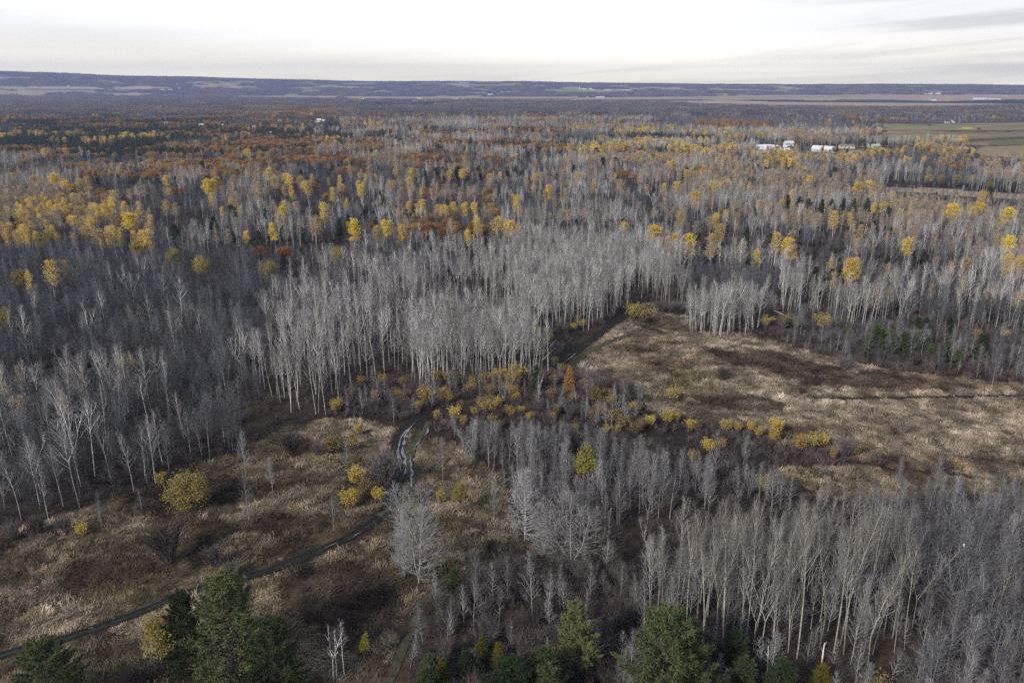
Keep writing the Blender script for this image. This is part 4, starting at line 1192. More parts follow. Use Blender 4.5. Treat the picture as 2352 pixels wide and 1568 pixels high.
for px, pt, pb, lab in [(2005, 746, 815, 'leftmost'), (2018, 752, 802, 'slim dull'), (2041, 757, 813, 'second tallest'), (2075, 761, 818, 'broadest'), (2115, 757, 810, 'brightest'), (2135, 788, 817, 'low wide'),
                        (2165, 784, 838, 'ragged'), (2195, 802, 842, 'rightmost rounded')]:
    hand('meadow_pine', px, pb, pt, lab + ' young green pine in the row above the east meadow', name='pine_tree', group='young pines above the east meadow', wide=1.15)
# broad bare trees at the lower right
hand('broad_tree', 2212, 1400, 1215, 'big limbed bare tree with a pale bird in its crown', variant=0, clear=3)
hand('broad_tree', 2126, 1402, 1230, 'big limbed bare tree with drooping lower boughs by the poplars', variant=1, clear=3)
hand('tall_aspen', 2078, 1462, 1250, 'tall bare poplar leaning out at the edge of its stand', name='poplar_tree', lean=(0, .10), variant=2)
for px, pb, pt, ln, lab in [(1643, 1484, 1170, 0, 'tallest pale poplar at the front corner of the stand'), (1660, 1478, 1200, .01, 'pale poplar close beside the tallest front poplar'), (1700, 1478, 1215, -.03, 'pale poplar leaning away from the front corner poplar'),
                            (1747, 1505, 1215, .0, 'pale poplar with a forked crown in the middle front'), (1830, 1512, 1165, .03, 'straight pale poplar in the middle of the front row'), (1915, 1500, 1150, .08, 'pale poplar with crown sweeping outward, front right'),
                            (1930, 1480, 1140, .12, 'strongly leaning pale poplar at the front right'), (1510, 1425, 1235, 0, 'pale poplar of the small group at the stand corner, nearest'), (1530, 1418, 1230, .01, 'pale poplar of the small group at the stand corner, middle'),
                            (1553, 1425, 1240, .02, 'pale poplar of the small group at the stand corner, innermost')]:
    hand('tall_aspen', px, pb, pt, lab, name='poplar_tree', group='tall poplars at the lower right', lean=(0, ln * .4), clear=1.2)

# willow and other shrubs: (px, crown row, width on the photo, kind, look)
SHRUBS = []
for s in """829 874 30 o|879 872 26 y|861 900 24 o|921 874 22 d|942 877 20 o|937 897 20 d|1006 862 24 y|1029 864 22 y|977 909 36 y|961 924 26 o|1186 904 20 y|1057 927 18 o|1044 947 28 y
1064 961 22 o|1091 941 18 d|1102 921 16 y|1120 930 22 d|1172 941 24 y|1197 937 18 y|1151 969 22 o|1129 957 16 d|1224 951 14 o|1277 934 20 o|1269 952 16 o|1357 944 18 o|1004 947 18 o
1427 881 18 o|1401 897 22 o|1344 877 26 d|1274 824 16 y|1290 838 24 d|1224 762 28 y|1226 779 22 o|1264 768 20 o|1252 778 16 o|1246 790 16 d|1247 805 18 d|1299 733 20 o|1327 729 24 o|1337 738 16 y|1317 746 16 y
1588 969 22 y|1603 974 16 o|1668 975 28 y|1695 973 18 y|1726 972 18 y|1743 985 18 y|1785 977 32 y|1780 997 28 y|1630 1019 28 y|1658 1011 22 o|1838 1014 32 y|1872 1012 34 d|1895 1003 22 y|1916 1037 18 y|1965 1027 28 y
1590 1040 24 o|2195 1057 24 d|1477 964 20 o|1494 960 22 y|1534 954 26 y|1552 950 22 y|1394 981 18 d|1417 979 18 d|1321 976 20 o|814 1012 48 l|820 980 16 y|818 1092 36 y|803 1146 40 y|840 1122 54 o|868 1130 30 y|882 1090 26 d
760 1022 50 o|367 1092 36 o|185 1206 26 y|1452 722 46 l|1478 728 40 l|1012 1133 16 y|1550 905 30 d|1800 745 34 d|1830 742 26 d|1760 740 24 l|1890 748 40 d|1925 742 24 d""".replace('\n', '|').split('|'):
    a = s.split(); SHRUBS.append((float(a[0]), float(a[1]), float(a[2]), a[3]))
def shrub_place(px, py):
    if py < 790 and px < 1400: return 'below the aspens behind the larch'
    if px > 2100: return 'beside a dark shrub across the strip'
    if px > 1820: return 'at the tip of the willow belt'
    if px > 1570: return 'in the willow belt'
    if px > 1370 and py < 900 and py > 790: return 'behind the larch at the meadow corner'
    if px > 1430 and py < 760: return 'by the paths above the east meadow'
    if px > 1370: return 'at the start of the willow belt'
    if py > 975 and px < 900: return 'left of the puddled track'
    if px < 1000: return 'under the aspens above the track bend'
    if px < 1110: return 'in the wet belt right of the track bend'
    return 'in the wet belt near the orange larch'
LOOK = {'y': ('willow_shrub', 'golden yellow'), 'o': ('willow_shrub', 'orange brown'), 'd': ('olive_shrub', 'dull olive'), 'l': ('olive_shrub', 'lime green')}
M['gold_shrub'] = leaf_mat('gold_shrub_leaf', [(0, (.29, .22, .10)), (.35, (.42, .305, .095)), (.7, (.55, .40, .09)), (1, (.60, .47, .12))])
add_kind('gold_shrub', 4, mk_shrub(4.2, 2.2, 34, 8, 2200, .115, .28), 'brown_twig', ['brown_twig', 'gold_shrub'])
placed = {}
for px, py, w, q in SHRUBS:
    kind, adj = LOOK[q]
    if q == 'y': kind = 'gold_shrub'
    x, y = at(px, py, 2.6)
    wm = (1.25 if px > 1450 or q == 'y' else .95) * w * (y * CP + (H_CAM - 2.6) * SP) / FPX
    h = min(6.5, max(2.8, wm * .85))
    placed.setdefault((adj, shrub_place(px, py)), []).append((px, py, w, kind, x, y, h, wm))
ORD = ['leftmost', 'second', 'third', 'fourth', 'fifth', 'sixth', 'seventh', 'eighth', 'ninth', 'tenth', 'eleventh', 'twelfth', 'thirteenth', 'fourteenth']
def order_label(lst, fmt):
    """Labels for alike things in one spot, told apart by their order from the left."""
    lst = sorted(lst, key=lambda t: t[0])
    for i, t in enumerate(lst):
        o = '' if len(lst) == 1 else (ORD[i] + ' ' if i == 0 else ('rightmost ' if i == len(lst) - 1 else ORD[min(i, 13)] + ' from left '))
        yield t, fmt(o)
for (adj, pl), lst in placed.items():
    for t, lab in order_label(lst, lambda o: (o + adj + ' willow bush ' + pl).strip()):
        px, py, w, kind, x, y, h, wm = t
        ref = {'willow_shrub': 5.2, 'gold_shrub': 5.4, 'olive_shrub': 6.2}[kind]
        s = h / LIB[kind][0][0]
        tree(kind, x, y, h, lab, 'shrub', 'coloured willow bushes', 'willow_shrub', wide=min(1.7, max(.75, wm / (ref * s))))
        TAKEN.append((x, y, wm * .45))
BARE_SHRUBS = [(390, 1288, 1212, 46, 'dark purple leafless bush alone below the round olive tree'), (492, 1300, 1262, 44, 'pale pinkish leafless bush above the largest pine'), (535, 1322, 1294, 40, 'pale pinkish leafless bush beside the muddy track end'),
               (672, 1048, 1000, 56, 'dark purple bush with a lime spot at the west wood edge'), (884, 1118, 1045, 40, 'tall grey leafless bush touching the puddled track'), (1941, 848, 822, 46, 'grey dome shaped bush on the dark part of the east meadow'),
               (1661, 872, 848, 40, 'dark dome bush with a brownish top in the pale reeds'), (1841, 906, 892, 22, 'small dark round bush beside the thin ditch'), (1524, 718, 692, 60, 'wide dark leafless thicket at the top of the east meadow'),
               (1560, 716, 696, 40, 'dark leafless bush beside the wide dark thicket'), (2168, 1082, 1055, 40, 'dark red brown bush beside the dull olive one'), (1128, 1276, 1240, 44, 'red brown leafless bush over the black ditch'),
               (90, 1225, 1188, 40, 'blue grey leafless bush at the foot of the west wood'), (150, 1222, 1190, 36, 'grey leafless bush beside the small yellow bush, west wood'), (30, 1240, 1205, 34, 'reddish leafless bush at the left edge under the wood'),
               (1390, 905, 870, 46, 'dark brown leafless bush behind the orange larch'), (1440, 910, 876, 44, 'dark brown leafless bush at the rim of the east meadow'), (730, 1048, 1018, 34, 'brown leafless bush beside the orange one, left of track'),
               (1940, 1050, 1012, 36, 'dark leafless bush between golden willows at the belt tip')]
for px, pb, pt, w, lab in BARE_SHRUBS:
    x, y, h = stand_height(px, pb, pt)
    wm = w * (y * CP + H_CAM * SP) / FPX; s = h / LIB['thick_shrub'][0][0]
    tree('thick_shrub', x, y, h, lab, 'shrub', 'leafless bushes in the meadows', 'bare_shrub', wide=min(2.0, max(.8, wm / (4.6 * s)))); TAKEN.append((x, y, wm * .4))

def snag(px, pb, pt, lean, label, r=.16, bough=True):
    x, y, h = stand_height(px, pb, pt)
    R = random.Random(int(px))
    T, S = MB(), []
    p, q, _ = limb(R, (0, 0, -.2), (lean, 0, 1), math.hypot(h, lean * h), r, r * .35, 6, 0, .05)
    T.tube(p, q, 6)
    for i in range(3):
        a, rr, d = along(p, q, .5 + .16 * i)
        b, br, _ = limb(R, a, side_dir(R, d, .8), R.uniform(.8, 1.8), rr * .5, .02, 3, .1, .1)
        C = MB(); C.tube(b, br, 4); S.append(C)
    o = bpy.data.objects.new('dead_snag', None); COL.objects.link(o)
    for n, b in [('trunk', T)] + [('branch', C) for C in S]:
        c = bpy.data.objects.new(n, b.mesh('snag_' + n, [M['birch_bark']])); COL.objects.link(c); c.parent = o
    o.location = (x, y, float(gz(x, y)))
    return tag(o, label, 'dead tree')
snag(1762, 1548, 1482, 0, 'pale forked dead snag under the poplars at the bottom')
snag(1887, 1524, 1475, 0, 'short white broken stub beside the dull round cedar')
snag(1925, 754, 736, .3, 'forked white stump at the edge of the east wood')
snag(1834, 737, 710, -2.2, 'fallen pale trunk leaning at the edge of the east wood', .18)

# --- yellow, rust and dark crowns farther back: (px, crown row, width) on the photo
def crowns(txt, ox, oy):
    out = []
    for s in txt.replace('\n', ' ').split():
        a = s.split(','); out.append((float(a[0]) / 3 + ox, float(a[1]) / 3 + oy, float(a[2]) / 3, a[3] if len(a) > 3 else 'y'))
    return out
CROWNS = crowns("""230,10,110 440,40,110 270,80,100,t 555,40,60 605,20,70 85,165,110,t 205,175,70 400,140,90 550,150,110 620,100,70,t 785,120,70 345,205,60 720,225,70 800,270,80 885,300,150,b 60,260,100,t
185,260,80 330,300,140,t 440,300,100,t 540,310,110 620,320,80 70,350,110 310,390,130,v 680,400,110 790,400,150 1010,420,120 870,205,45 1140,200,50 1210,220,60,t 1440,40,80,b 1480,25,70 1455,135,50 1620,20,50
1600,150,90,t 1615,180,60 1890,20,110 1990,10,50 1800,140,70 1940,190,50 2015,90,40,b 2080,10,40 2125,60,50 1955,80,50 2230,220,120 1930,250,110,b 1895,355,50,b 2060,330,60,t 2170,330,120 2290,100,50 1570,400,80,t
1500,400,60,t 350,640,110 460,620,60 190,695,50 130,650,60,v 1190,500,80,v 1380,560,60,v 1855,600,120,v 945,440,80,v 2320,500,50,v 30,930,70,v 780,670,70,g 1180,670,60,g 1600,240,120,p 1210,390,130,p 1470,320,90,p
1840,260,90,p 100,310,70,p 1380,190,40,p 2040,360,50,p 2340,300,60,p 2190,280,70,p 630,1310,70,g 850,1280,60,v""", 0, 415.1)
CROWNS += crowns("""140,80,60 400,20,50,t 465,30,50 390,150,60,t 550,190,90 650,230,60,t 640,40,60,t 80,345,80,b 310,335,60,b 255,380,60 350,330,50 410,380,70 20,170,40 810,130,60,t 1420,90,110,b 1545,35,70,l 1735,45,40
1920,50,90 2100,80,130,t 2230,65,40 2320,60,70 1560,120,40,t 1245,230,50,t 940,310,60 1050,310,100 1150,350,90 1210,360,40 880,400,40 950,390,60 1530,390,80,t 1970,320,25,a 2320,280,60 2140,390,90,b 2250,390,40,t
2300,440,60,b 2250,450,60 770,330,60,t 60,300,80,p 160,300,50,p 240,310,70,p 300,175,80,p 850,440,60,p 1000,440,40,p 1620,310,60,p 1720,290,60,p 1820,320,30,p 1395,345,50,p 1640,370,40,p 900,540,40,p 150,190,50,p""", 784, 415.1)
CROWNS += crowns("""130,65,60 210,60,100 300,55,80 90,135,110,b 190,130,60 455,70,50 745,25,60 865,10,80 845,75,40,l 1210,70,90,b 1300,60,80 990,120,70,t 1050,100,30 670,180,50 1045,275,70 1420,165,90,t 1500,145,30
1700,150,90,t 2070,125,50 1860,230,80,b 2010,220,120,b 2250,260,90,b 2130,270,80,t 1580,290,110,t 50,450,130,b 200,450,80 270,370,60 645,430,80 720,410,70 735,490,90,b 390,510,80,t 1530,470,80 1420,410,60,t
1150,640,90,b 2150,440,50 2230,470,80,b 2330,470,60 1950,630,90 1845,620,50 2250,600,80 2330,600,40 2040,540,100,t 1040,720,70,t 1120,770,60,t 1330,770,40,a 910,810,60,t 90,350,60,t 35,350,60,t
445,380,70,p 120,385,40,p 1060,550,110,p 1100,400,40,p 1270,790,60,p 900,530,40,p 540,130,60,p 450,130,50,p 720,160,70,p 800,170,70,p 870,180,70,p 950,190,70,p 1020,190,70,p 1100,180,70,p 1180,180,70,p 1270,180,70,p 1340,200,60,p 1430,230,60,p
1630,125,40,p 1745,110,40,p 2120,80,60,p""", 1568, 415.1)
CROWNS += crowns("""235,1265,110 370,1245,90,b 450,1300,110 550,1290,60 610,1280,70,t 265,1330,110,t 1865,1210,90,b 1890,1255,110 1985,1240,70 2075,1270,40 2150,1245,40 1480,1215,40 1615,1245,40,t 1700,1260,50,t 1430,1290,70,b
1480,1270,60 1140,1260,50 1245,1250,30 955,1310,110,t 2120,1305,50 1785,1290,60,t 1715,1065,50 1780,1070,80 1840,1080,60 2125,930,100,t 465,1050,90 300,1055,50 1355,1000,40 1480,980,50 1165,1005,40,t
400,1090,190,o 580,1140,270,o 880,1085,130,o 1050,1065,180,o 100,1180,200,o 260,1150,130,o 700,1110,110,o 1230,1155,110,o 1110,1160,130,o 1360,1210,90,o 1590,1040,120,o 1650,1065,90,o 1740,1145,130,o 1950,1210,140,o
2020,1080,80,o 2250,1080,100,o 2230,1000,160,o 1800,1010,160,o 1200,1110,100,o 480,1140,150,o 180,1110,100,o 1390,1155,90,p 950,1165,60,p 800,1120,60,p""", 0, 0)
CROWNS += crowns("""620,1030,110,o 690,1045,110,o 740,930,130,o 830,935,130,o 650,935,100,o 1080,960,100,o 1150,960,110,o 960,955,80,o 510,1130,170,o 800,1150,200,o 300,1110,120,o 770,1060,80,o 480,1065,80,o 1240,940,60,o
150,1010,120,o 220,910,130,o 1440,1200,150,o 1540,1180,100,o 1750,1180,120,o 1940,1200,120,o 2060,1040,100,o 2140,1045,100,o 2290,1180,80,o 400,985,70,p 890,980,90,p 1060,1010,70,p 680,990,60,p 750,1000,60,p 830,990,60,p
640,1000,50,p 1290,1075,60,p 1760,1060,100,p 1800,1130,90,p 1890,1130,90,p 1600,1185,70,p 700,880,60,p 570,970,60,p 1630,1040,30,p 55,1180,50 180,1180,60 420,1185,60 480,1200,60 730,1215,60 830,1210,50 1020,1245,60
860,1080,40 970,985,60,t 1700,1225,40 1640,1235,70 1340,1245,50 1860,1085,90,t 1730,1140,50,t 1580,1025,40 1400,1020,40 1620,1170,30,t""", 784, 0)
CROWNS += crowns("""1040,1200,80,p""", 1568, 0)
DARK_FAR = ''
SPEC = {'y': ('yellow_poplar', 16.5, 4.7, 'amber leaved', 'yellow_poplar'), 'b': ('yellow_poplar', 17.5, 4.8, 'bright golden', 'yellow_poplar'), 't': ('tan_poplar', 16, 4.8, 'thin tan leaved', 'tan_poplar'),
        'o': ('rust_oak', 12.5, 11.0, 'rusty brown', 'rust_oak'), 'p': ('pine_tree', 12, 6.4, 'dark green', 'pine_tree'), 'v': ('olive_tree', 15, 9.5, 'pale olive', 'olive_tree'),
        'l': ('lime_tree', 15, 9.0, 'lime green', 'lime_tree'), 'g': ('young_pine', 9, 5.5, 'light green', 'pine_tree'), 'a': ('larch_tree', 14, 5.0, 'narrow orange', 'larch_tree')}
M['bright_leaf'] = leaf_mat('bright_leaf', [(0, (.52, .38, .10)), (.5, (.68, .50, .09)), (1, (.76, .60, .10))])
add_kind('bright_poplar', 4, mk_bare(18, .40, 20, .19, 1.0, .4, .4, 5, 0, .15, P_ROUND, tw=.014, leaf=(2600, .19, .55, .34)), 'pale_bark', ['pale_twig', 'bright_leaf'])

RECORDS = []      # (library kind, thing name, x, y, height, wide, zone or place, look, category, forced)
for px, py, w, q in CROWNS:
    kind, h, cw, look, nm = SPEC[q]
    if q == 'b': kind = 'bright_poplar'
    if q == 'p' and w > 22: h, cw = 17.5, 8.0
    x, y = at(px, py, h * (.60 if q in 'pga' else .72))
    dep = y * CP + (H_CAM - h * .7) * SP
    wm = w * dep / FPX
    k = min(1.65, max(.7, wm / cw))
    hh = h * (.82 + .18 * min(1.2, k))
    RECORDS.append((kind, nm, x, y, hh, k * h / hh if q == 'o' else k, None, look, 'tree', True))
    TAKEN.append((x, y, max(1.8, wm * .42)))

# --- the woods themselves
TAKEN_A = np.array(TAKEN)
def clear_of_taken(x, y):
    ok = np.ones(len(x), bool)
    for a, b, r in TAKEN_A:
        k = np.where((np.abs(x - a) < r) & (np.abs(y - b) < r))[0]
        ok[k[((x[k] - a) ** 2 + (y[k] - b) ** 2) < r * r]] = False
    return ok

MASS = {}
CROWN_X, CROWN_Y = [900, 1300, 1450, 1600, 1800, 2000, 2200, 2500], [935, 955, 985, 1032, 1062, 1090, 1075, 1070]
def put(kind, x, y, h, tilt=.03):
    MASS.setdefault(kind, []).append((x, y, h, tilt))

for r0, r1, sp in ((80, 410, 2.7), (410, 900, 4.5)):
    x, y = grid_points(r0, r1, sp)
    px, py, _ = proj(x, y, 0)
    k = (~any_poly(px, py, OPENINGS + FAR_OPEN) | inpoly(px, py, CLUMP_E)) & (path_dist(x, y) > 1.2) & clear_of_taken(x, y)
    x, y = x[k], y[k]
    zone, kind, _, _ = choose(x, y, None)
    gap = fbm(x, y, 24 if r0 < 300 else 34, 951, 2); keep = nrs.uniform(size=len(x))
    px, py, _ = proj(x, y, 0)
    k = (zone >= 0) & thin_out(zone, x, 1.586 if r0 < 300 else 1.0)
    for X, Y, Z, K, PX, PY, G, U in zip(x[k], y[k], zone[k], kind[k], px[k], py[k], gap[k], keep[k]):
        lo, hi = HEIGHTS[K]
        if ZONES[Z][1] == 'low': K = 'thin' if K == 'aspen' else K; lo, hi = 5, 8.5
        elif inpoly(PX, PY, STAND_A) or inpoly(PX, PY, STAND_B) or inpoly(PX, PY, STAND_C) or inpoly(PX, PY, STAND_W):
            lo, hi = lo + 1, hi + 1
        elif G < (.37 if ZONES[Z][1] == 'wood_w' else .41) and ZONES[Z][1] not in ('clump', 'tall', 'thicket', 'belt', 'belt_e', 'edge_e', 'copse', 'broad'):     # gaps between the stands: low growth only
            if U < .55: continue
            if K in ('aspen', 'bare', 'thin', 'tan'): K = 'thin'; lo, hi = 5.5, 9
        elif K in ('aspen', 'bare') and G > .56: lo, hi = lo + 1.5, hi + 1.5
        h = rng.uniform(lo, hi)
        zn = ZONES[Z][1]
        if zn in ('tall', 'copse', 'belt_e', 'broad'):      # measured crown line of these stands
            top = 1122 + rng.uniform(0, 75) if zn == 'tall' else float(np.interp(PX, CROWN_X, CROWN_Y)) + rng.uniform(0, 25)
            cap = stand_height(PX, PY, top)[2]
            if cap < 2.2: continue
            h = min(h, cap * rng.uniform(.85, 1))
        RECORDS.append((KIND_OF[K], None, X, Y, h, rng.uniform(.85, 1.15) * (.62 if K == 'thin' else 1), int(Z), K, None, False))

# which of them stand as things of their own: the 300 of each kind that show largest
NAME_OF = {'ash_tree': 'bare_tree', 'tall_aspen': 'poplar_tree', 'bright_poplar': 'yellow_poplar', 'gold_shrub': 'willow_shrub'}
LIMIT = dict(aspen_tree=295, bare_tree=260, poplar_tree=200, broad_tree=60, sapling=270, yellow_poplar=290, tan_poplar=290, rust_oak=290, pine_tree=230, willow_shrub=150, olive_shrub=20, bare_shrub=250,
             olive_tree=60, lime_tree=20, larch_tree=20, cedar_tree=40, young_pine=40)
byname = {}
for r in RECORDS:
    nm = r[1] or NAME_OF.get(r[0], r[0])
    if nm == 'young_pine': nm = 'pine_tree'
    px, py, dep = proj(r[2], r[3], r[4] * .6)
    size = r[4] / dep if (-15 < px < 2367 and -20 < py < 1590 and dep > 1) else 0
    byname.setdefault(nm, []).append((bool(r[9]), size, float(px), float(py), float(dep), r))

LANDMARKS = [(540, 1440, 'the largest pine'), (775, 1490, 'the white birches'), (1515, 1500, 'the broad bushy pine'), (1325, 1460, 'the soft green pine'), (435, 1125, 'the round olive tree'), (570, 1130, 'the lone pale stemmed tree'),
             (960, 1230, 'the tall fluffy cottonwood'), (1310, 1230, 'the widest fluffy cottonwood'), (1345, 1060, 'the lime column tree'), (1306, 870, 'the orange larch'), (2075, 790, 'the young pine row'), (925, 1040, 'the puddled track bend'),
             (1380, 765, 'the straight dark track'), (1524, 705, 'the wide dark thicket'), (1650, 745, 'the small aspen clump'), (1785, 985, 'the golden willow belt'), (2212, 1300, 'the big limbed tree'), (290, 515, 'the big golden tree'),
             (533, 505, 'the tall dark pine'), (405, 550, 'the round dark pine'), (1920, 600, 'the wide dark pine'), (735, 488, 'the amber tree pair'), (1255, 443, 'the flat golden tree'), (1605, 460, 'the golden row'), (625, 410, 'the golden pair'),
             (1585, 565, 'the big amber pair'), (2240, 490, 'the golden trio'), (1950, 632, 'the golden tree among aspens'), (850, 525, 'the dark pine trio'), (1370, 520, 'the central pines'), (1780, 345, 'the long white greenhouse'), (1895, 342, 'the two white barns'),
             (2070, 350, 'the farm willows'), (2300, 348, 'the tan field'), (2200, 445, 'the far clearing'), (830, 242, 'the white village'), (190, 380, 'the wide oak'), (1050, 312, 'the red oaks'), (60, 640, 'the west edge'), (118, 635, 'the amber trees of the west wood'),
             (510, 690, 'the pale spreading tree'), (260, 820, 'the pale fan shaped tree'), (1000, 760, 'the pale aspen bank'), (2200, 660, 'the east wood aspens'), (1420, 470, 'the white aspen patch')]
def where(px, py):
    d = [(math.hypot((px - a) * .8, (py - b) * 1.5), a, b, n) for a, b, n in LANDMARKS]
    _, a, b, n = min(d)
    dx, dy = px - a, (py - b) * 1.6
    if abs(dx) > abs(dy): s = ('just ' if abs(dx) < 45 else '') + ('left of ' if dx < 0 else 'right of ')
    else: s = ('just ' if abs(dy) < 45 else '') + ('behind ' if dy < 0 else 'in front of ')
    return s + n
ZPLACE = dict(clump='in the small clump', belt='in the wet shrub belt', belt_e='in the willow belt', copse='in the grey copse', tall='in the tall poplar stand', broad='in the lower right wood', thicket='in the bottom thicket',
              edge_e='on the rim of the east meadow', pale='in the pale aspen bank', wood_e='in the east wood', wood_w='in the west wood')
BASE_LOOK = dict(aspen_tree='white stemmed bare aspen', bare_tree='grey bushy bare tree', poplar_tree='pale bare poplar', broad_tree='broad leafless tree', sapling='thin bare sapling', yellow_poplar='amber leaved poplar', tan_poplar='thin tan leaved poplar',
                 rust_oak='rusty brown oak', pine_tree='dark green pine', willow_shrub='orange brown willow bush', olive_shrub='olive green bush', bare_shrub='dark leafless bush', olive_tree='pale olive tree', lime_tree='lime green tree', larch_tree='narrow orange larch',
                 cedar_tree='small dull cedar')
CATS = dict(willow_shrub='shrub', olive_shrub='shrub', bare_shrub='shrub')
GROUPS = dict(aspen_tree='bare aspens of the wood', bare_tree='grey bare trees of the wood', poplar_tree='tall poplars at the lower right', broad_tree='broad bare trees at the lower right', sapling='thin saplings of the thickets', yellow_poplar='yellow poplars of the wood',
              tan_poplar='tan poplars of the wood', rust_oak='rusty oaks of the far wood', pine_tree='pines of the wood', willow_shrub='coloured willow bushes', olive_shrub='olive bushes', bare_shrub='leafless bushes of the thickets', olive_tree='olive trees of the wood',
              lime_tree='lime trees of the wood', larch_tree='larches', cedar_tree='cedars of the thicket')
n_things = 0
for nm, lst in byname.items():
    lst.sort(key=lambda t: (-t[0], -t[1]))
    lim = LIMIT.get(nm, 50)
    chosen = [t for t in lst[:lim] if t[1] > 0]
    for t in lst[len(chosen):]:
        r = t[5]; put(r[0], r[2], r[3], r[4])
    seen = {}
    for f, size, px, py, dep, r in chosen:
        look = BASE_LOOK[nm]
        if r[7] in ('bright golden', 'amber leaved', 'light green'):
            look = r[7] + ' ' + look.split()[-1]
        seen.setdefault((look, where(px, py)), []).append((px, py, size, dep, r))
    for (look, wh), grp in seen.items():
        grp.sort(key=lambda t: t[0])
        n = len(grp)
        hs = sorted(g[4][4] for g in grp)
        row = sorted(grp, key=lambda t: -t[3])
        for i, (px, py, size, dep, r) in enumerate(grp):
            pre = ''
            if n > 1:
                rows = 1 + (n > 9) + (n > 20) if n <= 36 else math.ceil(n / 12)
                band = [g for g in row if True]
                k = [g[4] is r for g in band].index(True) * rows // n
                same = sorted(g[0] for q, g in enumerate(band) if q * rows // n == k)
                j = same.index(px)
                pre = '' if rows == 1 else ((('back row, ', 'front row, '), ('back row, ', 'middle row, ', 'front row, '))[rows - 2][k] if rows <= 3 else ('backmost' if k == 0 else ORD[min(k, 13)]) + ' row, ')
                if len(same) > 1:
                    if j == 0: pre += 'leftmost '
                    elif j == len(same) - 1: pre += 'rightmost '
                    elif j < 7: pre += ORD[j] + ' from left '
                    else: pre += ORD[min(len(same) - 1 - j, 13)] + ' from right '
            z = ZPLACE.get(ZONES[r[6]][1], '') if r[6] is not None else ''
            lab = (pre + look + ' ' + (z + ' ' if z and z.split()[-1] not in wh else '') + wh).strip()
            if len(lab.split()) > 16: lab = (pre + look + ' ' + wh).strip()
            if len(lab.split()) > 16: lab = lab.replace('white stemmed bare aspen', 'white aspen').replace('grey bushy bare tree', 'grey bare tree').replace('thin tan leaved poplar', 'tan poplar').replace('amber leaved poplar', 'amber poplar').replace(', ', ' ').replace('the golden tree among aspens', 'the golden tree').replace('the amber trees of the west wood', 'the west amber trees')
            lean = (rng.gauss(0, .025), rng.gauss(0, .025))
            tree(r[0], r[2], r[3], r[4], lab, CATS.get(nm, 'tree'), GROUPS[nm], nm, parts=dep < 430, wide=r[5], lean=lean)
            n_things += 1


# ---------------------------------------------------------------- farm, village and far buildings
def child(name, mb, mats, parent):
    c = bpy.data.objects.new(name, mb.mesh(name, mats)); COL.objects.link(c); c.parent = parent
    return c

def base_at(name, px, py, rz):
    x, y, z = hit(px, py)
    o = bpy.data.objects.new(name, None); COL.objects.link(o)
    o.location = (x, y, z - .1); o.rotation_euler = (0, 0, rz)
    return o, math.hypot(x, y)

def gable(name, px, py, w, d, hw, hr, wall, roof, rz, label, cat, group=None, detail=0, chimney=False):
    """A pitched-roof building: walls with gables, roof with overhang, doors and windows when near."""
    o, dist = base_at(name, px, py, rz)
    W = MB(); x, y = w / 2, d / 2
    W.v = [(-x, -y, -1), (x, -y, -1), (x, y, -1), (-x, y, -1), (-x, -y, hw), (x, -y, hw), (x, y, hw), (-x, y, hw), (-x, 0, hw + hr), (x, 0, hw + hr)]
    W.f = [(0, 1, 5, 4), (2, 3, 7, 6), (1, 2, 6, 9, 5), (3, 0, 4, 8, 7)]; W.m = [0] * 4
    child('wall', W, [M[wall]], o)
    Rf = MB(); e = .5; k = e * hr / y; t = .25
    for s in (-1, 1):
        b = len(Rf.v)
        Rf.v += [(-x - e, s * (y + e), hw - k), (x + e, s * (y + e), hw - k), (x + e, 0, hw + hr + .02), (-x - e, 0, hw + hr + .02)]
        Rf.v += [(a, c, q + t) for a, c, q in Rf.v[b:b + 4]]
        Rf.f += [(b + 4, b + 5, b + 6, b + 7), (b, b + 3, b + 2, b + 1), (b, b + 1, b + 5, b + 4), (b + 1, b + 2, b + 6, b + 5), (b + 3, b, b + 4, b + 7)]; Rf.m += [0] * 5
    r = child('roof', Rf, [M[roof]], o)
    if chimney:
        Cm = MB(); Cm.box(x * .4, -.4, hw + hr * .6, x * .4 + .8, .4, hw + hr + 1.0); child('chimney', Cm, [M['tan_wall']], r)
    for i in range(detail):
        q = -x + w * (i + .5) / detail
        B = MB()
        if i == detail // 2:
            B.box(q - 1.0, -y - .08, 0, q + 1.0, -y + .02, min(2.6, hw * .8)); child('door', B, [M['door']], o)
        else:
            B.box(q - .8, -y - .06, hw * .4, q + .8, -y + .02, hw * .78); child('window', B, [M['glass']], o)
    return tag(o, label, cat, group)

def hoop(name, px, py, w, d, h, skin, end, rz, label, cat, group=None):
    """A round-topped building (hoop barn, plastic tunnel), long along y, its end wall towards us."""
    o, dist = base_at(name, px, py, rz)
    S = MB(); n = 12; x = w / 2; y = d / 2
    arc = [(math.cos(math.pi * i / n) * x, math.sin(math.pi * i / n) ** .85 * h) for i in range(n + 1)]
    for yy in (-y, y):
        S.v += [(a, yy, b) for a, b in arc]
    S.f = [(i, i + 1, n + 2 + i, n + 1 + i) for i in range(n)]; S.m = [0] * n
    child('roof', S, [M[skin]], o)
    E = MB()
    for yy in (-y + .1, y - .1):
        b = len(E.v); E.v += [(a * .99, yy, q * .99) for a, q in arc]; E.f.append(tuple(range(b, b + n + 1))); E.m.append(0)
    child('end_wall', E, [M[end]], o)
    D = MB(); D.box(-w * .16, -y - .05, 0, w * .16, -y + .15, h * .62); child('door', D, [M['door']], o)
    return tag(o, label, cat, group)

SIGHT = [[(1740, 340), (1830, 340), (1925, 345), (1990, 350), (1990, 366), (1920, 374), (1850, 372), (1740, 360)]]
